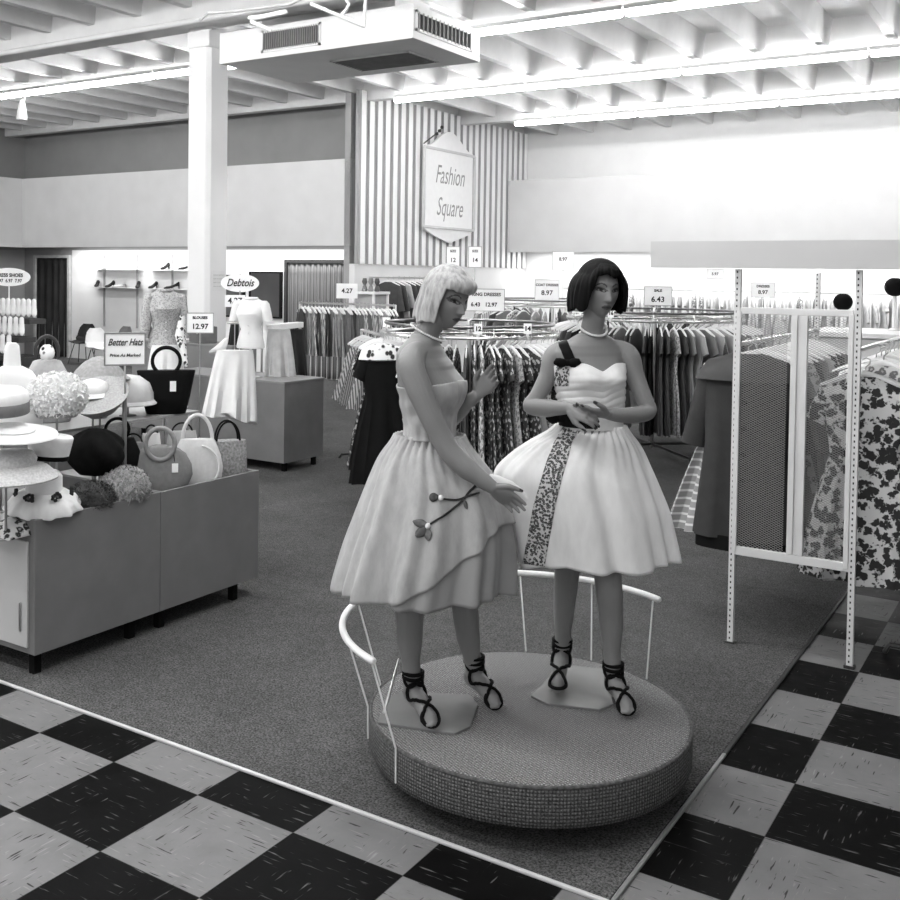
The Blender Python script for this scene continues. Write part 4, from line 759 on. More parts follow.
def mirror(label, x0, x1, z0, z1, y=12.385):
    o = thing('wall_mirror', label, 'mirror', ((x0+x1)/2, y, z0)); b = MB(); b.bx(x0, x1, y-.02, y+.01, z0, z1); b.obj('glass', MIR, o, smooth=False)
    b = MB()
    for a in ((x0-.03, x0, z0-.03, z1+.03), (x1, x1+.05, z0-.03, z1+.03), (x0, x1, z0-.03, z0), (x0, x1, z1, z1+.03)): b.bx(a[0], a[1], y-.035, y+.01, a[2], a[3])
    b.obj('frame', BLACK, o, smooth=False); return o
a, bb = ony(251, 273, 12.38), ony(280, 317, 12.38); mirror('dark framed wall mirror behind the white blouse', a.x, bb.x, bb.z, a.z)
a, bb = ony(224, 276, 12.38), ony(243, 316, 12.38); mirror('wall mirror just right of the white column', a.x, bb.x, bb.z, a.z)
p = at(240, 283, 11.4); o = thing('oval_sign', 'white oval script sign above the white blouse', 'sign', (p.x, p.y, p.z)); f = V((CAM.x-p.x, CAM.y-p.y, 0)).normalized(); s_ = V((0, 0, 1)).cross(f)
def oval(parent, p, f, s_, w, h): b = MB(); b.loft([[p+s_*w*cos(2*pi*k/40)+UP*h*sin(2*pi*k/40)+f*e for k in range(40)] for e in (-.01, .0)]); return b.obj('board', CARD, parent, smooth=False)
oval(o, p, f, s_, .21, .10); text('Debtois', .115, o, p+f*.004, f, INK, shear=.35, bold=.002, sx=.8); b = MB(); b.tube([p+UP*.09, (p.x, p.y, p.z+.26)], .004, 6); b.obj('stem', CHROME, o); b = MB(); b.tube([p-UP*.09, (p.x, p.y, .009)], .008, 6); b.obj('post', CHROME, o)
sign_card(235, 301, 11.3, .22, .13, [('4.27', .09, 0)], 'small 4.27 card under the oval script sign', stem=.012, frame=False)
# black skirts seen between
tp = at(237, 325, 11.6); draped('black_skirt', 'short black skirt hanging between the column and the white blouse', tp, .11, .34, 0, C(.01), 3)
b = MB(); b.tube([at(228, 323, 11.6), at(262, 322, 11.6)], .012); pz = at(262, 322, 11.6); b.tube([pz, (pz.x, pz.y, .009)], .012); tag(b.obj('clothes_rail', CHROME), 'thin chrome rail behind the white blouse', 'clothes rail')
# ------------------------------------------------------------------ shoe department on the far left
def shoe(kind='pump'):
    b = MB()
    if kind == 'pump':
        b.ell([((-.115, 0, .075), (0, .022, 0), (0, 0, .03)), ((-.10, 0, .08), (0, .03, 0), (0, 0, .035)), ((-.05, 0, .055), (0, .03, 0), (0, 0, .022)), ((.03, 0, .024), (0, .036, 0), (0, 0, .022)), ((.085, 0, .018), (0, .034, 0), (0, 0, .02)), ((.125, 0, .01), (0, .012, 0), (0, 0, .01))], 16)
    else: b.ell([((-.10, 0, .03), (0, .03, 0), (0, 0, .03)), ((-.05, 0, .03), (0, .034, 0), (0, 0, .03)), ((.04, 0, .026), (0, .04, 0), (0, 0, .026)), ((.12, 0, .012), (0, .02, 0), (0, 0, .012))], 16)
    return b
_hl = MB().tube([(-.105, 0, .06), (-.11, 0, .0)], [.014, .008], 8)
_sh = {}
def place_shoe(loc, rz, pitch, mat, label, group, heel=True, sc=1.0):
    k = (mat.name, heel)
    if k not in _sh: _sh[k] = (shoe('pump' if heel else 'flat').mesh('shoe', mat), _hl.mesh('heel', mat) if heel else None)
    o = bpy.data.objects.new('shoe', _sh[k][0]); COL.objects.link(o); o.location = loc; o.rotation_euler = (0, pitch, rz); o.scale = (sc,)*3; tag(o, label, 'shoe', group)
    if heel: h = bpy.data.objects.new('heel', _sh[k][1]); COL.objects.link(h); h.parent = o
    return o
SB, SWH, SG = C(.012), M(.8, .5, .03, key='shoe'), M(.35, .5, .1, key='shoe')
# wall shelves: standards, brackets and thin glass-like ledges
o = thing('shoe_display_shelves', 'thin wall shelving of display shoes left of the column', 'shelf', (-12.8, 12.3, 1.2))
for px in (104, 137, 172): x = ony(px, 290, 12.37).x; b = MB(); b.bx(x-.012, x+.012, 12.36, 12.4, .75, 2.3); b.obj('standard', M(.35, .4, .05), o, smooth=False)
zu, zl = ony(120, 269, 12.25).z, ony(120, 287.5, 12.25).z
for z in (zu, zl):
    for pa, pb in ((92, 139), (147, 192)):
        xa, xb = ony(pa, 280, 12.25).x, ony(pb, 280, 12.25).x; b = MB(); b.bx(xa, xb, 12.13, 12.38, z-.008, z); b.obj('ledge', M(.62, .4, .03), o, smooth=False)
for i, (px, z, m, hl, nm) in enumerate(((97, zu, SWH, True, 'white heeled shoe, leftmost on the upper wall shelf'), (113, zu, SWH, False, 'white flat shoe, second on the upper wall shelf'), (131, zu, SWH, True, 'white heeled shoe, third on the upper wall shelf'), (165, zu, SB, True, 'black heeled shoe on the upper wall shelf right part'), (186, zu, SB, True, 'tall black shoe on the upper wall shelf by the column'), (97, zl, SB, True, 'black heeled shoe, leftmost on the lower wall shelf'), (110, zl, SB, True, 'black upright shoe, second on the lower wall shelf'), (120, zl, SG, False, 'grey flat shoe, third on the lower wall shelf'), (138, zl, SB, True, 'black heeled shoe, fourth on the lower wall shelf'), (153, zl, SB, True, 'slanted black shoe above the lace blouse neck'), (172, zl, SB, True, 'black shoe on the lower wall shelf by the column'))):
    x = ony(px, 280, 12.25).x; place_shoe((x, 12.25, z), rad((285, 230, 310)[i % 3]), 0, m, nm, 'wall display shoes', hl, 1.3)
# shell chairs
def chair(label, c, rz, mat):
    o = thing('shell_chair', label, 'chair', (0, 0, 0)); b = MB()
    def fn(u, v):
        x = (u-.5)*.46; p = interp([(0, .24, .43), (.25, .05, .415), (.45, -.12, .43), (.6, -.19, .53), (.8, -.22, .70), (1, -.25, .82)], v); w = interp([(0, .86), (.3, 1), (.6, .98), (.85, .8), (1, .45)], v); e = (2*u-1)**2
        return V((x*w, p[0]+(.05*e if v > .5 else 0), p[1]+(.05*e if v < .6 else .01*e)))
    b.grid(fn, 17, 24); b.obj('shell', mat, o, solid=.012, sharp=0)
    for sx in (-1, 1):
        for sy in (-1, 1): b = MB(); b.tube([(sx*.13, .02+sy*.1, .41), (sx*.21, .02+sy*.2, .012)], .010, 8); b.obj('leg', DARKMETAL, o)
    o.location = c; o.rotation_euler.z = rz; return o
for lab, px, py, Y, rz, m in (('black shell chair beside the dark curtained doorway', 83, 356, 11.6, rad(200), C(.015)), ('white shell chair beside the black one', 99, 356, 10.7, rad(250), M(.75, .4, .03)), ('grey shell chair half hidden behind the Better Hats sign', 119, 358, 11.5, rad(180), M(.16, .5, .05)), ('dark shell chair just right of the hat sign', 140, 358, 11.8, rad(170), M(.08, .5, .05))):
    q = ony(px, 330, Y); chair(lab, V((q.x, q.y, .008)), rz, m)
# tiered shoe table
tx0, tx1, ty = -16.4, -12.6, 10.4
o = thing('shoe_table', 'tiered table of white bargain shoes at the far left', 'table', ((tx0+tx1)/2, ty, 0))
za, zb, zc = ony(20, 318, 10.6).z, ony(20, 337, 10.2).z, ony(20, 356, 9.8).z
pa, pb = ony(-20, 318, 10.6).x, ony(38, 318, 10.6).x
for y, z, nm in ((10.6, za, 'tier'), (10.2, zb, 'tier'), (9.8, zc, 'tier')): b = MB(); b.bx(pa, pb+.5*(10.6-y), y-.2, y+.2, z-.10, z); b.obj(nm, M(.05, .6, .1), o, smooth=False)
for x in (pa+.1, pb-.1): b = MB(); b.bx(x-.05, x+.05, 9.7, 10.7, .008, zc-.1); b.obj('trestle', M(.05, .6), o, smooth=False)
for r_, (y, z) in enumerate(((10.55, za), (10.15, zb), (9.75, zc))):
    for k in range(11): place_shoe((lerp(pa+.1, pb+.4*(10.6-y), (k+.5)/11), y, z+.165), rad(-35), .75, SWH, 'white bargain shoe standing on the %s tier of the shoe table' % ('top', 'middle', 'lowest')[r_], 'white shoes on the %s tier' % ('top', 'middle', 'lowest')[r_], True, 1.55)
p = ony(9, 277, 10.7); o = thing('oval_sign', 'white oval ladies shoes price sign on a stem at the left edge', 'sign', (p.x, p.y, za)); f = V((CAM.x-p.x, CAM.y-p.y, 0)).normalized(); s_ = V((0, 0, 1)).cross(f)
oval(o, p, f, s_, .42, .19); text('DRESS SHOES', .10, o, p+UP*.035+f*.004, f, INK, bold=.004, sx=.9); text('5.97  6.97  7.97', .10, o, p-UP*.08+f*.004, f, INK, bold=.003, sx=.8); b = MB(); b.tube([p-UP*.18, (p.x, p.y, za)], .014, 8); b.obj('stem', WHITE, o)
# ------------------------------------------------------------------ round display platform with its rail
PC = V((1.842, .871, 0)); PR = .624; PZ0, PZ1 = .095, .25
def m_weave(name, v, side):
    t = NT(name, v, .95, spec=.05)
    if side:
        g = t.n('ShaderNodeSeparateXYZ'); t.l(t.co(), g.inputs[0]); an = t.math('ARCTAN2', g.outputs[1], g.outputs[0]); u_ = t.math('MULTIPLY', an, 80.0*PR); v_ = t.math('MULTIPLY', g.outputs[2], 80.0)
    else:
        g = t.n('ShaderNodeSeparateXYZ'); t.l(t.co((1, 1, 1), (0, 0, .5)), g.inputs[0]); u_ = t.math('MULTIPLY', g.outputs[0], 95.0); v_ = t.math('MULTIPLY', g.outputs[1], 95.0)
    tw = 2*pi/1.0
    a_ = t.math('SINE', t.math('MULTIPLY', u_, 3.14159)); b_ = t.math('SINE', t.math('MULTIPLY', v_, 3.14159)); h = t.math('MULTIPLY', t.math('ABSOLUTE', a_), t.math('ABSOLUTE', b_))
    nz = t.noise(t.co(), 120, 4, .75); t.col(t.math('MULTIPLY', t.ramp(h, [(.1, v*.55), (.6, v*1.1), (1, v*1.45)]), t.ramp(nz, [(.34, .45), (.66, 1.6)]))); t.bump(t.math('ADD', h, t.math('MULTIPLY', nz, .4)), .7, .006); return t.m
pf = thing('display_platform', 'round woven-covered display platform carrying the two mannequins', 'platform', (PC.x, PC.y, 0))
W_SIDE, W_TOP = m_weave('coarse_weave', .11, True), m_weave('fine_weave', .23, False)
def at_origin(o, c):        # move a mesh's origin so that object coordinates start at its axis
    o.data.transform(Matrix.Translation(-V(c))); o.matrix_parent_inverse = Matrix.Identity(4); o.location = V(c)-(o.parent.location if o.parent else V()); return o
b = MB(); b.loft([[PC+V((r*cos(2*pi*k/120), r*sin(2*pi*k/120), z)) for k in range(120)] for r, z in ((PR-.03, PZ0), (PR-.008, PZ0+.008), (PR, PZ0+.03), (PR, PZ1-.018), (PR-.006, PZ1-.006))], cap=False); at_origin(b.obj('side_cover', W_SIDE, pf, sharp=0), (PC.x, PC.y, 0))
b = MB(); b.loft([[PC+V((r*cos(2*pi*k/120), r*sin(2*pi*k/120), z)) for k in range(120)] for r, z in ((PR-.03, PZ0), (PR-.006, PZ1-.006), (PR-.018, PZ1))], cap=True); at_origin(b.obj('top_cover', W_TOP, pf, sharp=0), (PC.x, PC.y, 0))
b = MB(); b.loft([[PC+V((r*cos(2*pi*k/120), r*sin(2*pi*k/120), PZ1-.005)) + V((0, 0, .0022*sin(k*5))) for k in range(0)] for r in ()]) if False else None
b = MB(); b.tube([PC+V(((PR-.006)*cos(2*pi*k/140), (PR-.006)*sin(2*pi*k/140), PZ1-.007)) for k in range(140)], .0075, 8, closed=True); b.obj('seam_cord', M(.09, .95, .5, 60, key='cord'), pf)
b = MB(); b.loft([[PC+V((r*cos(2*pi*k/64), r*sin(2*pi*k/64), z)) for k in range(64)] for r, z in ((.40, .008), (.40, PZ0))]); b.obj('plinth', BLACK, pf, sharp=30)
RC_, RR, RZ = V((1.800, .885, 0)), .708, .572
def rail_pt(a, r=RR, z=RZ): return RC_+V((r*cos(a), r*sin(a), z))
def ang(px, py): q = onz(px, py, RZ)-RC_; return math.atan2(q.y, q.x)
a0, a1 = ang(655, 600), ang(368, 662)
if a1 < a0: a1 += 2*pi
b = MB(); b.tube([rail_pt(lerp(a0, a1, k/70)) for k in range(71)], .0135, 12); b.obj('rail', RAILW, pf)
for px, py in ((367, 661), (343, 622), (362, 602), (520, 573), (590, 582), (650, 598)):
    a = ang(px, py); top = rail_pt(a); bt = PC+V((cos(a), sin(a), 0))*(PR+.004)+V((0, 0, .125)); md = PC+V((cos(a), sin(a), 0))*(PR+.006)+V((0, 0, .25)); b = MB(); b.tube([top, md, bt], .0036, 8); b.obj('baluster', RAILW, pf)
# ------------------------------------------------------------------ mannequins
def m_skin(name, v):
    t = NT(name, v, .5, spec=.3); a = t.n('ShaderNodeAttribute'); a.attribute_name = 'paint'; t.col(t.math('MULTIPLY', a.outputs['Fac'], v)); return t.m
def spline(keys, n):
    """Catmull-Rom through (point, radius) keys"""
    P = [V(k[0]) for k in keys]; r = [k[1] for k in keys]; out = []; m = len(P)
    for i in range(m-1):
        p0, p1, p2, p3 = P[max(i-1, 0)], P[i], P[i+1], P[min(i+2, m-1)]
        for j in range(n):
            t = j/n; t2, t3 = t*t, t*t*t; out.append((.5*((2*p1)+(p2-p0)*t+(2*p0-5*p1+4*p2-p3)*t2+(-p0+3*p1-3*p2+p3)*t3), lerp(r[i], r[i+1], t*t*(3-2*t))))
    out.append((P[-1], r[-1])); return out
def limb(b, keys, n=6): s = spline(keys, n); b.tube([p for p, _ in s], [r for _, r in s], 20)
def hand(b, w, d, pn, thumb, curls=(.2, .2, .2, .2), spread=.12, L=1.0, fc=.5, tc=.3):
    """palm, four fingers and a thumb; d finger direction, pn palm normal (fingers curl that way)"""
    d = d.normalized(); pn = (pn-d*pn.dot(d)).normalized(); s = d.cross(pn)*thumb; tips = []
    b.ell([(w-d*.01, s*.022, pn*.019), (w+d*.015, s*.025, pn*.019), (w+d*.05*L, s*.037, pn*.016), (w+d*.082*L, s*.039, pn*.013), (w+d*.095*L, s*.034, pn*.010)], 20)
    for i, (o, l) in enumerate(((.029, .070), (.010, .079), (-.009, .073), (-.027, .057))):
        p = w+d*(.083-.004*abs(i-1))*L+s*o; dd = (d+s*(o*spread*30*.3)).normalized(); pts = [p-dd*.01, p]; ang_ = 0
        for f_, c in ((.45, .7), (.30, 1.0), (.25, .8)):
            ang_ += curls[i]*c; q = dd*cos(ang_)+pn*sin(ang_); p = p+q*l*L*f_; pts.append(p)
        b.tube(pts, [.0088, .0088, .0082, .0074, .0058], 12); tips.append((p+q*.002, q, -pn*cos(ang_)+dd*sin(ang_)))
    p = w+d*.022+s*.024; dd = (d*.75+s*.62+pn*tc).normalized(); q = (d*.95+s*.2+pn*tc*.7).normalized(); pts = [p-dd*.008, p+dd*.038*L, p+dd*.04*L+q*.028*L, p+dd*.042*L+q*.050*L]
    b.tube(pts, [.013, .0105, .009, .0062], 12); tips.append((pts[-1], q, s)); return tips
def g2(x, s): return exp(-(x/s)**2)
def head(b, c, Fd, Ud):
    Fd = Fd.normalized(); Ud = (Ud-Fd*Ud.dot(Fd)).normalized(); Rd = Fd.cross(Ud); nu, nv = 96, 72; rings = []
    for j in range(1, nv):
        ph = pi*j/nv; ring = []
        for i in range(nu):
            a = 2*pi*i/nu; dx, dy, dz = sin(ph)*cos(a), sin(ph)*sin(a), -cos(ph); x, y, z = .072*dx, .094*dy, .112*dz
            if dz < 0:
                s = -dz; x *= 1-.36*s**1.7; y *= (1-.52*s**1.2) if dy < 0 else (1-.03*s)
                if dy > 0: y += .018*s**2
            if dy > .2:
                k = (dy-.2)/.8; y -= .004*k
                nz = max(0, min(1, (.012-z)/.052)) if z > -.040 else max(0, 1-(-.040-z)/.010)
                y += .026*nz**1.3*g2(x, .0075+.006*nz)*(k > 0)
                y -= .012*g2(abs(x)-.030, .015)*g2(z-.004, .012)*k; y += .005*g2(abs(x)-.028, .02)*g2(z-.026, .009)*k
                y += .0075*g2(x, .018)*(g2(z+.060, .0055)+1.05*g2(z+.071, .006))*k; y -= .004*g2(x, .022)*g2(z+.0655, .0028)*k
                y -= .004*g2(x, .02)*g2(z+.083, .006)*k; y += .008*g2(x, .018)*g2(z+.102, .014)*k; y += .006*g2(abs(x)-.045, .02)*g2(z+.022, .022)*k; y -= .005*g2(abs(x)-.042, .014)*g2(z+.062, .02)*k
            ring.append(c+Rd*x+Fd*y+Ud*z)
        rings.append(ring)
    b.loft(rings)
    for sg in (-1, 1): b.ell([(c+Rd*sg*.066-Fd*.004+Ud*(-.035), Fd*.008, Rd*.006), (c+Rd*sg*.073-Fd*.008+Ud*(-.015), Fd*.014, Rd*.008), (c+Rd*sg*.074-Fd*.012+Ud*.012, Fd*.017, Rd*.008), (c+Rd*sg*.071-Fd*.012+Ud*.025, Fd*.010, Rd*.006)], 14)
    return (c, Rd, Fd, Ud)
def paint(o, fr, tips):
    c, Rd, Fd, Ud = fr; at_ = o.data.attributes.new('paint', 'FLOAT', 'POINT'); vals = []
    for v in o.data.vertices:
        p = v.co; q = p-c; val = 1.0
        if q.length < .16:
            x, y, z = q.dot(Rd), q.dot(Fd), q.dot(Ud)
            if y > .03:
                ax = abs(x); e = ((ax-.0305)/.0175)**2+((z-.002-.004*(ax-.03)/.015)/.0070)**2
                if e < 1: val = .06 if abs(ax-.0305) < .006 or z > .004 or e > .62 else .75
                elif e < 2.5 and z > -.002: val = .30
                if .012 < ax < .052 and abs(z-(.0255+.10*(ax-.012)-.0042*((ax-.03)/.012)**2)) < .0030: val = min(val, .18)
                if ax < .020 and abs(z+.0655) < .0095*(1-(ax/.0205)**2)**.6: val = .40 if abs(z+.0655) > .0015 else .2
        else:
            for t, d, nn in tips:
                w = p-t
                if w.length < .016 and w.dot(d) > -.012 and w.dot(nn) > .001: val = .15
        vals.append(val)
    at_.data.foreach_set('value', vals)
def hair(name, fr, keys, mat, parent, rx, ry, zt, streak=0, n=180, thick=.016, back=0.0, bulge=None, nv=46, off=(0, 0, 0)):
    """keys by azimuth (0 = front, + towards Rd): (az, hem z, radius factor at hem, outward flip, bulge)"""
    c, Rd, Fd, Ud = fr; c = c+Rd*off[0]+Fd*off[1]+Ud*off[2]; b = MB()
    def fn(u, v):
        az = -180+360*u; hz, rf, flip, bl = interp(keys, az); a = rad(az); th = v**.85; hz += (.006*sin(9*a+1)+.004*sin(16*a) if hz < -.05 else 0); z = lerp(zt, hz, th**1.35)
        rho = sqrt(max(0, 1-(max(z, 0)/zt)**2.3)) if z > 0 else lerp(1, rf, min(1, (-z/max(.01, -hz)))**1.0) if hz < 0 else 1
        if v < .02: rho *= .9*v/.02 if v > 0 else 0
        rho += bl*sin(pi*max(0, min(1, (v-.35)/.65)))**.8
        if v > .72: k = (v-.72)/.28; rho += flip*k*k; z += abs(flip)*.055*k**3*(1 if flip > 0 else -.1)
        q = 1+streak*(.6*sin(a*23+2*v)+.5*sin(a*37+1.3)+.4*sin(a*11+5*v)+.9*sin(a*6+4*v)*sin(5*v))*min(1, 2.5*v*v)
        return c+Rd*(rx*rho*q*sin(a))+Fd*(ry*rho*q*cos(a)-back*(1-cos(a))*.5)+Ud*z
    b.grid(fn, n, nv, cu=True); return b.obj(name, mat, parent, solid=thick, sharp=0)
class Torso:
    def __init__(s, D, Fd, Sd, keys, bust):
        s.D, s.F, s.S, s.bust = D, Fd, Sd, bust; s.k = []
        for py, cx, rs, rf in keys: p = at(cx, py, D); s.k.append((p.z, p.x, p.y, rs, rf))
        s.k.sort()
    def ring(s, z): return interp(s.k, z)
    def pt(s, az, z, off=0):      # az 90 deg = front
        x, y, rs, rf = s.ring(z); q = V((x, y, z))+s.S*((rs+off)*cos(az))+s.F*((rf+off)*sin(az))
        for sg in (-1, 1):
            da = (az-pi/2-sg*s.bust[3]+pi) % (2*pi)-pi; q += s.F*(s.bust[1]*g2(da, .48)*exp(-((z-s.bust[0])/(s.bust[2] if z > s.bust[0] else s.bust[2]*.8))**2))
        return q
def skirt_mesh(axis, prof, zh, nfold, amp, seed, depth=.95, n=220, nv=46, off=0, hem=None, gather=1.0, a_lo=None):
    """prof: (t, centre s offset, half width); folds grow towards the hem"""
    R_ = random.Random(seed); ph = [R_.uniform(0, 6.28) for _ in range(5)]; b = MB()
    def pos(az, t, o=off):
        cs, hw = interp2(prof, t); f = .5*sin(nfold*az+ph[0]+.7*sin(2*az+ph[3]))+.33*sin((nfold*1.7//1)*az+ph[1])+.22*sin((nfold*2.6//1)*az+ph[2]+1.5*t); g = t**.8*amp*f
        g += .011*gather*sin(34*az+ph[4])*exp(-t*7)
        r_ = hw*(1+g/max(hw, .05)*.9)+o; z = axis.z+(zh-axis.z)*t+.008*sin(4*az+ph[1])*t**3-.005*f*t**4
        return V((axis.x, axis.y, 0))+RGT*(cs+r_*cos(az))+AWY*(r_*depth*sin(az))+UP*z
    def interp2(p, t):
        for a, c in zip(p, p[1:]):
            if t <= c[0]: k = (t-a[0])/(c[0]-a[0]); return lerp(a[1], c[1], k), lerp(a[2], c[2], k)
        return p[-1][1:]
    # smooth the profile
    sm = []
    for i in range(61):
        t = i/60; s0 = [interp2(prof, min(1, max(0, t+d))) for d in (-.06, -.03, 0, .03, .06)]; sm.append((t, sum(x[0] for x in s0)/5, sum(x[1] for x in s0)/5))
    prof = sm
    b.grid(lambda u, v: pos(2*pi*u, v*(hem(2*pi*u) if hem else 1)), n, nv, cu=True); return b, pos
def bvh(o): return BVHTree.FromPolygons([v.co[:] for v in o.data.vertices], [p.vertices[:] for p in o.data.polygons])
def hit(tr, px, py, off=.004):
    h = tr.ray_cast(CAM, dirpx(px, py).normalized()); return (h[0]+(h[1] if h[1].dot(CAM-h[0]) > 0 else -h[1])*off) if h[0] else None
def ribbon(tr, pts, width, name, mat, parent, off=.004, n=8, solid=.0015):
    """flat band laid over a surface along (px, py, half width px)"""
    b = MB(); rows = []
    sp = spline([(V((x, y, w)), 0) for x, y, w in pts], n)
    for i, (q, _) in enumerate(sp):
        nx = sp[min(i+1, len(sp)-1)][0]-sp[max(i-1, 0)][0]; nrm = V((-nx.y, nx.x, 0)).normalized(); row = []
        for k in range(7):
            f = (k/6-.5)*2*q.z; h = hit(tr, q.x+nrm.x*f, q.y+nrm.y*f, off); row.append(h)
        if all(row): rows.append(row)
    vs = [p for r in rows for p in r]; b.add(vs, [(j*7+i, j*7+i+1, j*7+i+8, j*7+i+7) for j in range(len(rows)-1) for i in range(6)])
    return b.obj(name, mat, parent, solid=solid, sharp=0, off=0)
def sandals(o, chains, mat):
    for ch in chains:
        sp = spline(ch, 14); m = len(sp)-1; b = MB()
        sd = b'' 
        g = thing_part('sandal', o)
        pts = [p for p, _ in sp]; T = [(pts[min(i+1, m)]-pts[max(i-1, 0)]).normalized() for i in range(m+1)]
        side = T[m//2].cross(UP).normalized()
        def lace(sg, turns, lo, hi, ph):
            out = []
            for k in range(49):
                t = lerp(lo, hi, k/48); i = min(int(t*m), m); p, r = sp[i]; A = (side-T[i]*side.dot(T[i])).normalized(); B = A.cross(T[i]); w = pi/2+sg*1.75*cos(2*pi*turns*(k/48)); out.append(p+A*(r+.002)*cos(w)+B*(r+.002)*sin(w))
            return out
        b.tube(lace(1, 1.0, .05, .84, 0), .0066, 6); b.tube(lace(-1, 1.0, .05, .84, pi), .0066, 6)
        for t in (.03, .80, .86): i = min(int(t*m), m); p, r = sp[i]; A = side; B = A.cross(T[i]); b.tube([p+A*(r+.002)*cos(2*pi*k/24)+B*(r+.002)*sin(2*pi*k/24) for k in range(24)], .0078, 6, closed=True)
        q = b.obj('lacing', mat, g)
_parts = []
def thing_part(name, parent):
    e = bpy.data.objects.new(name, None); e.empty_display_size = .03; COL.objects.link(e); e.parent = parent; e.matrix_parent_inverse = Matrix.Translation(-parent.location); return e
def foot(b, ankle, toe, heel_back=.03):
    d = V((toe.x-ankle.x, toe.y-ankle.y, 0)).normalized(); ball = toe-d*.045+UP*.026; hl = ankle-d*heel_back-UP*.030; mid = lerp(ankle, ball, .52)+UP*.006
    limb(b, [(ankle+UP*.06, .031), (ankle, .033), (mid, .031), (ball, .029), (toe-d*.012+UP*.014, .014)]); limb(b, [(ankle+UP*.02, .028), (hl, .026), (lerp(hl, ball, .5), .020), (ball-UP*.004, .022)])
    s = d.cross(UP)
    for k in range(5): p = ball+s*(.022-.011*k)-UP*.004; b.tube([p, p+d*(.040-.004*abs(k-1))-UP*.010], [.0095, .0072], 10)
    return [(ball+d*.012, .031), (ball, .032), (mid, .035), (lerp(mid, ankle, .6), .036), (ankle+UP*.01, .036), (ankle+UP*.06, .035), (ankle+UP*.10, .036)]
SKIN = m_skin('mannequin_skin', .215)
def finish_body(b, parent, fr, tips, voxel=.0032):
    o = b.obj('body', SKIN, parent, sharp=0); o.parent = None; remesh(o, voxel, 3, .5); o.data.name = 'body'; o.data.materials.clear(); o.data.materials.append(SKIN); paint(o, fr, tips); o.parent = parent; o.matrix_parent_inverse = Matrix.Translation(-parent.location); return o
# ---- fair haired mannequin, turned to the right
D = 3.97; ax = at(430, 432, D); mq = thing('mannequin', 'fair haired mannequin in pale strapless full dress, turned to the right', 'mannequin', (ax.x, ax.y, .25))
Fd = (RGT*.94-AWY*.34).normalized(); Sd = (-AWY*.94-RGT*.34).normalized()
T1 = Torso(D, Fd, Sd, ((500, 430, .17, .13), (470, 430, .165, .125), (445, 430, .13, .10), (430, 430, .114, .088), (415, 430, .116, .094), (400, 430, .128, .106), (382, 428, .142, .112), (365, 424, .148, .102), (352, 421, .148, .084), (345, 421, .12, .07), (338, 424, .066, .056), (334, 425, .052, .05)), (at(430, 388, D).z, .034, .068, .52))
b = MB(); zs = [lerp(T1.k[0][0], T1.k[-1][0], i/44) for i in range(45)]; b.loft([[T1.pt(2*pi*k/56, z) for k in range(56)] for z in zs])
limb(b, [(at(424, 342, D), .052), (at(429, 328, D-.005), .047), (at(436, 315, D-.01), .049), (at(441, 303, D-.01), .05)])
hc = at(446.5, 298.5, D-.01); yaw = rad(43); fd = (RGT*sin(yaw)-AWY*cos(yaw))*cos(rad(11))-UP*sin(rad(11)); fr1 = head(b, hc, fd, UP+RGT*.10)
near = [((426, 353, -.02), .048), ((415, 355, -.10), .048), ((411, 366, -.15), .051), ((418, 386, -.17), .049), ((429, 412, -.18), .044), ((441, 437, -.185), .040), ((450, 452, -.19), .040), ((465, 467, -.20), .040), ((481, 479, -.21), .031), ((492, 487, -.215), .025)]
limb(b, [(at(p[0], p[1], D+p[2]), r) for p, r in near])
tips = hand(b, at(491, 487, D-.215), at(523, 508, D-.20)-at(493, 488, D-.215), -AWY*.6-UP*.6+RGT*.2, -1, (.12, .16, .2, .26), .02, .92, tc=-.1)
far = [((432, 355, .12), .046), ((436, 380, .145), .046), ((440, 408, .14), .042), ((442, 424, .13), .040), ((455, 414, .09), .038), ((467, 403, .05), .030), ((476, 396, .03), .024)]
limb(b, [(at(p[0], p[1], D+p[2]), r) for p, r in far])
tips += hand(b, at(477, 395, D+.03), at(495, 374, D+.0)-at(477, 395, D+.03), -RGT*.3-AWY*.9-UP*.1, -1, (.15, .35, .45, .5), .16, .9, tc=.25)
an1, an2 = at(413, 689, 3.99), at(474, 673, 4.14); to1, to2 = onz(434, 729, .274), onz(498, 710, .274)
limb(b, [(at(420, 480, 3.90), .085), (at(415, 540, 3.92), .075), (at(412, 585, 3.94), .057), (at(410, 612, 3.96), .054), (at(410, 635, 3.98), .050), (at(411, 665, 3.99), .036), (an1, .030)])
limb(b, [(at(442, 480, 4.05), .085), (at(455, 540, 4.08), .075), (at(462, 585, 4.10), .057), (at(465, 610, 4.11), .053), (at(468, 635, 4.12), .048), (at(472, 658, 4.13), .035), (an2, .030)])
f1, f2 = foot(b, an1, to1), foot(b, an2, to2)
finish_body(b, mq, fr1, tips)
BLONDE = NT('fair_hair', .5, .5, spec=.4); nz = BLONDE.noise(BLONDE.co((45, 45, 9)), 1.3, 4, .6); BLONDE.col(BLONDE.ramp(nz, [(.3, .20), (.5, .36), (.7, .50)])); BLONDE.bump(nz, .5, .006)
hair('hair', fr1, [(-180, -.100, 1.16, -.05, .02), (-140, -.098, 1.08, -.06, .03), (-112, -.095, 1.02, -.05, .0), (-104, -.03, .97, 0, .0), (-80, .02, .96, 0, .02), (-48, .042, 1, 0, .08), (-30, .040, 1, 0, .16), (0, .038, 1, 0, .17), (30, .040, 1, 0, .16), (40, .046, 1, 0, .14), (54, .044, 1, 0, .08), (60, .0, 1.0, 0, .03), (65, -.085, 1.06, -.03, .03), (78, -.097, 1.12, -.06, .05), (100, -.098, 1.13, -.07, .05), (180, -.100, 1.16, -.05, .02)], BLONDE.m, mq, .094, .112, .135, .012, off=(0, -.002, .0))
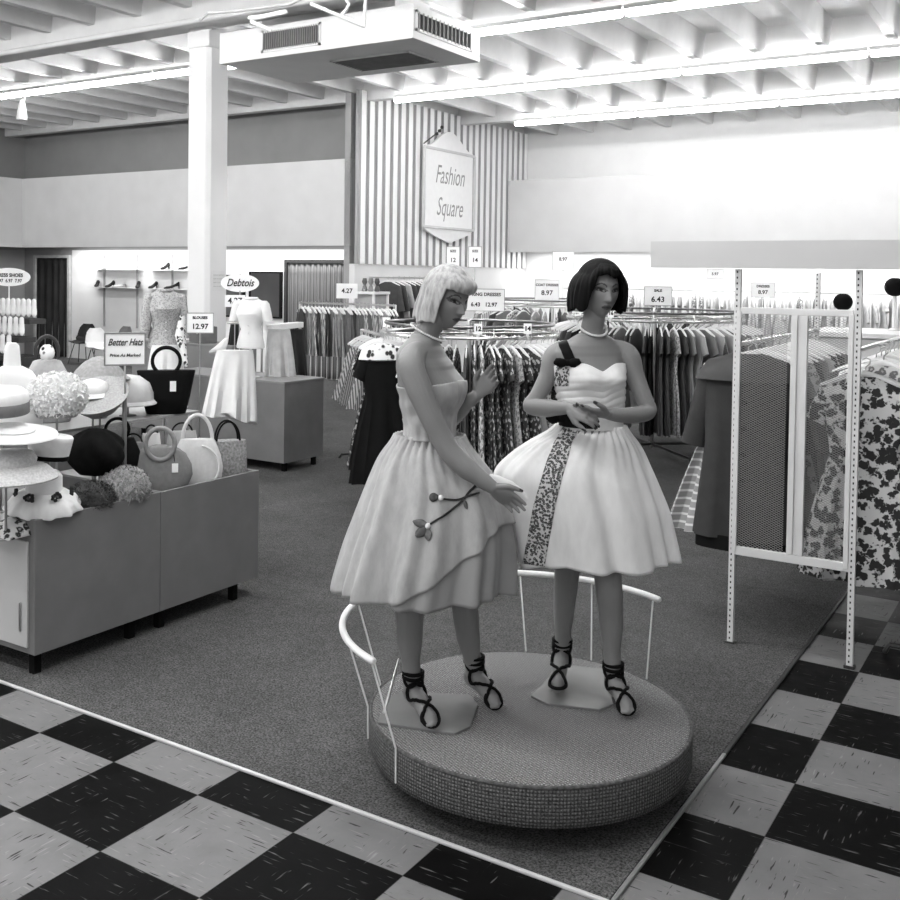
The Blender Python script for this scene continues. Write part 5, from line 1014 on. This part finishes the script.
PEARL = M(.72, .3, .03, key='pearl')
b = MB(); zc = at(427, 332, D); n_ = 54
for k in range(n_):
    a = 2*pi*k/n_; q = V((zc.x, zc.y, zc.z))+Sd*.058*cos(a)+Fd*(.066*sin(a)+.004)+UP*(-.032*sin(a)); b.ball(q, .0052, 8)
b.obj('necklace', PEARL, mq)
DRESS1 = NT('grey_organza', .52, .6); nz = DRESS1.noise(DRESS1.co((1, 1, .35)), 30, 4, .6); DRESS1.col(DRESS1.ramp(nz, [(.3, .33), (.7, .43)])); DRESS1.bump(nz, .15, .003)
zw, zt_ = at(430, 434, D).z, at(430, 384, D).z
def bod(u, v):
    az = 2*pi*u; top = zt_+.022*max(0, sin(az))**2+.006*sin(az*2); z = lerp(top, zw-.01, v); rip = .0022*sin(4*v*pi+5*sin(2*az))*sin(pi*v)+.0032*sin(17*az+2.5*sin(5*v))*(.3+.7*v); return T1.pt(az, z, .008+rip)
b = MB(); b.grid(bod, 110, 40, cu=True); b.obj('bodice', DRESS1.m, mq, solid=.004, sharp=0, off=1)
PXM = D/F*1.0
prof1 = [(0, 0, .106), (.10, -.004, .16), (.16, .0, .185), (.28, .015, .225), (.5, .02, .274), (.72, .005, .305), (1, -.020, .326)]
ax1 = V((ax.x, ax.y, zw)); zh1 = .745
TULLE = NT('grey_tulle', .30, .85, spec=.1); TULLE.b.inputs['Alpha'].default_value = 1.0
b, pos1 = skirt_mesh(ax1, prof1, zh1, 9, .042, 5, .86); sk1 = b.obj('skirt', TULLE.m, mq, solid=.003, sharp=0)
def azpx(px): return math.acos(max(-1, min(1, ((px-424)*.00384)/.34)))
def hem1(az):          # overskirt: full length on the left, rising in a slant to the right hip
    a = (az) % (2*pi); a = a-2*pi if a > pi else a; x = cos(a); fr_ = sin(a) < 0
    e = 1.012-.46*max(0, min(1, (x+.48)/1.28))**1.15
    return e if fr_ else max(e, .55) if x > 0 else 1.012
b, pos1b = skirt_mesh(ax1, prof1, zh1, 9, .042, 5, .86, off=.011, hem=hem1); ov = b.obj('overskirt', DRESS1.m, mq, solid=.003, sharp=0)
tr = bvh(ov); STEM = M(.02, .7, .1, key='stem_braid')
for pts, nm in ((((477, 483, .9), (470, 491, 1.1), (462, 501, 1.1), (447, 513, 1.0), (431, 524, .8)), 'stem'), (((478, 493, .9), (466, 497, 1.1), (456, 500, 1.0), (441, 499, .8)), 'stem')): ribbon(tr, pts, 1, 'embroidered_stem', STEM, ov, .006, 6, .006)
def petal(tr, parent, px, py, dx, dy, L, W, v, nm='petal'):
    b = MB(); rows = []; l = sqrt(dx*dx+dy*dy); dx, dy = dx/l, dy/l
    for j in range(9):
        t = j/8; w = W*sin(pi*(t*.86+.1))**.8; rows.append([hit(tr, px+dx*L*t-dy*w*f, py+dy*L*t+dx*w*f, .007+.004*(1-f*f)) for f in (-1, -.5, 0, .5, 1)])
    rows = [r for r in rows if all(r)]
    b.add([p for r in rows for p in r], [(j*5+i, j*5+i+1, j*5+i+6, j*5+i+5) for j in range(len(rows)-1) for i in range(4)]); return b.obj(nm, M(v, .8, .3, 60, key='petal'), parent, solid=.001, sharp=0)
for px, py, dx, dy, L, W, v in ((427, 526, -1, -.35, 14, 4.5, .13), (427, 527, -.9, .75, 15, 5, .10), (427, 528, .2, 1, 13, 4.5, .16), (438, 498, -1, -.1, 9, 4.6, .06), (464, 500, .35, 1, 10, 2.2, .10)): petal(tr, ov, px, py, dx, dy, L, W, v, 'applique_petal')
for px, py in ((428, 526), (440, 498)): q = hit(tr, px, py, .008); b = MB(); b.ball(q, .011, 10); b.obj('applique_bud', PETAL, ov)
sandals(mq, (f1, f2), BLACK)
PLATE = M(.16, .5, .1, 6, key='base_plate')
def plate(parent, px): P = [onz(x, y, .25) for x, y in px]; b = MB(); b.prism([(p.x, p.y) for p in P], .2506, .2605); return b.obj('base_plate', PLATE, parent, smooth=False, bevel=.002)
plate(mq, ((378, 725), (455, 736), (470, 729), (478, 707), (470, 697), (405, 693), (385, 700)))
b = MB(); b.tube([onz(384, 712, .274), at(399, 660, 4.06)], .006, 8); b.obj('support_rod', CHROME, mq)
# white glove in her near hand
q0, q1 = at(489, 476, D-.17), at(527, 502, D-.165); dg_ = (q1-q0).normalized(); sg_ = dg_.cross(-AWY).normalized()
gl = thing('white_glove', "flat white glove held in the fair haired mannequin's lowered hand", 'glove', q0); b = MB(); b.ell([(q0, sg_*.010, AWY*.006), (q0+dg_*.03, sg_*.022, AWY*.010), (q0+dg_*.08, sg_*.032, AWY*.012), (q0+dg_*.13, sg_*.030, AWY*.010), (q0+dg_*.165, sg_*.014, AWY*.006)], 20); b.obj('cloth', M(.82, .7, .03, key='glove'), gl)
# ---- dark haired mannequin, facing the camera
D = 4.15; ax = at(592, 424, D); mb_ = thing('mannequin', 'dark haired mannequin in white dress with floral ribbon, facing the camera', 'mannequin', (ax.x, ax.y, .25))
Fd = (-AWY*.97+RGT*.24).normalized(); Sd = (RGT*.97+AWY*.24).normalized()
T2 = Torso(D, Fd, Sd, ((490, 590, .17, .13), (465, 590, .168, .12), (440, 591, .14, .10), (424, 592, .116, .088), (410, 592, .118, .092), (396, 591, .126, .098), (380, 589, .134, .104), (364, 589, .142, .098), (352, 590, .152, .084), (345, 591, .142, .072), (339, 592, .09, .060), (334, 592, .058, .05)), (at(590, 376, D).z, .045, .046, .50))
b = MB(); zs = [lerp(T2.k[0][0], T2.k[-1][0], i/44) for i in range(45)]; b.loft([[T2.pt(2*pi*k/56, z) for k in range(56)] for z in zs])
limb(b, [(at(592, 342, D), .052), (at(592, 330, D), .045), (at(594, 318, D-.01), .044), (at(597, 300, D), .048)])
hc = at(599, 289.5, D-.02); yaw = rad(17); fd = (RGT*sin(yaw)-AWY*cos(yaw))*cos(rad(3))-UP*sin(rad(3)); fr2 = head(b, hc, fd, UP+RGT*.04)
A_ = [((574, 350, .01), .042), ((562, 351, .01), .042), ((554, 358, 0), .045), ((547, 378, -.01), .036), ((537, 397, -.03), .033), ((531, 406, -.04), .033), ((545, 408, -.11), .036), ((558, 408, -.16), .029), ((567, 408, -.19), .0235)]
B_ = [((609, 350, .01), .042), ((621, 351, .01), .042), ((629, 358, 0), .045), ((636, 379, -.01), .037), ((645, 402, -.03), .035), ((648, 411, -.04), .034), ((636, 415, -.10), .033), ((620, 415, -.16), .029), ((609, 414, -.19), .0235)]
for arr in (A_, B_): limb(b, [(at(p[0], p[1], D+p[2]), r) for p, r in arr])
tips = hand(b, at(568, 408, D-.195), at(589, 415, D-.235)-at(568, 408, D-.195), AWY*.75-UP*.55, -1, (.35, .45, .5, .55), .10, .9, tc=.3)
tips += hand(b, at(608, 414, D-.195), at(586, 411, D-.225)-at(608, 414, D-.195), UP*.85+AWY*.3, -1, (.15, .22, .28, .32), .10, .9, tc=.35)
an1, an2 = at(562, 655, 4.37), at(613, 680, 4.13); to1, to2 = onz(557, 694, .274), onz(629, 716, .274)
limb(b, [(at(575, 480, 4.18), .085), (at(571, 530, 4.22), .070), (at(568, 560, 4.26), .054), (at(566, 585, 4.29), .050), (at(564, 610, 4.32), .044), (at(563, 635, 4.35), .034), (an1, .029)])
limb(b, [(at(600, 480, 4.14), .082), (at(603, 530, 4.13), .070), (at(606, 560, 4.11), .056), (at(609, 590, 4.08), .053), (at(611, 620, 4.10), .048), (at(612, 655, 4.12), .034), (an2, .029)])
f1, f2 = foot(b, an1, to1), foot(b, an2, to2)
bo2 = finish_body(b, mb_, fr2, tips)
DARKH = NT('dark_hair', .008, .55, spec=.05); nz = DARKH.noise(DARKH.co((60, 60, 6)), 1.2, 3); DARKH.col(DARKH.ramp(nz, [(.3, .004), (.7, .010)])); DARKH.bump(nz, .4, .006)
hk = [(-180, -.085, 1.06, .02, .14), (-120, -.092, 1.12, .05, .20), (-85, -.090, 1.14, .05, .20), (-60, -.082, 1.06, .02, .15), (-47, -.04, 1.0, .0, .08), (-38, .038, 1, 0, .07), (-24, .060, 1, 0, .09), (-8, .050, 1, 0, .09), (14, .064, 1, 0, .10), (34, .056, 1, 0, .09), (44, -.0, 1, 0, .08), (54, -.078, 1.04, .03, .14), (72, -.088, 1.12, .10, .20), (110, -.092, 1.12, .06, .20), (180, -.085, 1.06, .02, .14)]
hair('hair', fr2, hk, DARKH.m, mb_, .096, .112, .127, .026, thick=.02)
b = MB(); zc = at(592, 326.5, D); n_ = 58
for k in range(n_):
    a = 2*pi*k/n_; q = zc+Sd*.056*cos(a)+Fd*(.062*sin(a)+.004)+UP*(-.034*sin(a)); b.ball(q, .0055, 8)
b.obj('necklace', PEARL, mb_)
DRESS2 = NT('white_chiffon', .80, .6); nz = DRESS2.noise(DRESS2.co((1, 1, .3)), 25, 4, .6); DRESS2.col(DRESS2.ramp(nz, [(.3, .74), (.7, .84)])); DRESS2.bump(nz, .1, .003)
zw, zt_ = at(592, 425, D).z, at(590, 369, D).z
def bod2(u, v):
    az = 2*pi*u; sn = sin(az); da = abs(((az-pi/2+pi) % (2*pi))-pi); top = zt_+(.030*sin(min(1, da/.52)*pi*.5)**1.3 if da < .52 else .030*max(0, cos((da-.52)*1.1)))-(.010 if sn < 0 else 0); z = lerp(top, zw-.01, v)
    dr = .0045*abs(sin(9*pi*v+2.2*cos(az)))**.7*sin(pi*min(1, v*1.05)); return T2.pt(az, z, .008+dr)
b = MB(); b.grid(bod2, 120, 60, cu=True); bd2 = b.obj('bodice', DRESS2.m, mb_, solid=.004, sharp=0, off=1)
prof2 = [(0, 0, .118), (.06, -.012, .165), (.16, -.04, .235), (.28, -.066, .285), (.36, -.076, .315), (.62, -.040, .335), (1, .012, .330)]
ax2 = V((ax.x, ax.y, zw)); zh2 = .812
b, pos2 = skirt_mesh(ax2, prof2, zh2, 8, .038, 11, .62); sk2 = b.obj('skirt', DRESS2.m, mb_, solid=.003, sharp=0)
tr2 = bvh(sk2); RIB = m_print(.60, .05, 95, .55, 'floral_ribbon', .28, dist=.4)
ribbon(tr2, ((572, 424, 7), (563, 445, 8.5), (553, 475, 10), (545, 505, 10.5), (538, 540, 11), (534, 566, 11.5)), 1, 'floral_ribbon', RIB, sk2, .005, 12, .002)
tb = bvh(bd2); ribbon(tb, ((565, 363, 6), (563, 375, 7), (563, 390, 7), (566, 408, 7)), 1, 'floral_ribbon', RIB, bd2, .005, 8, .002)
trb = bvh(bo2); ribbon(trb, ((561, 337, 4.5), (564, 345, 4.6), (568, 354, 4.8), (571, 361, 4.8)), 1, 'shoulder_strap', BLACK, bd2, .004, 6, .003)
def bow(parent, tr, px, py, w, h, nm):
    b = MB(); R_ = random.Random(int(px)); c = hit(tr, px, py, .016)
    for sg in (-1, 1): q = c+RGT*sg*w*.52; b.ell([(c, UP*h*.2, AWY*.010), (lerp(c, q, .5), UP*h*.42, AWY*.016), (q, UP*h*.5, AWY*.018), (q+RGT*sg*w*.3+UP*.004, UP*h*.36, AWY*.014), (q+RGT*sg*w*.46, UP*h*.1, AWY*.006)], 16)
    b.ball(c, (.014, .014, h*.34), 12); return b.obj(nm, BLACK, parent)
bow(bd2, tb, 569, 364, .055, .040, 'neckline_bow'); bow(sk2, bvh(bd2), 563, 417, .055, .052, 'waist_bow')
b = MB(); b.grid(lambda u, v: T2.pt(lerp(rad(100), rad(200), u), lerp(at(592, 410, D).z, zw, v), .017+.003*sin(8*v)), 30, 8); b.obj('sash', BLACK, bd2, solid=.002, sharp=0)
sandals(mb_, (f1, f2), BLACK)
plate(mb_, ((531, 698), (548, 706), (600, 712), (613, 706), (606, 671), (572, 668), (549, 679)))
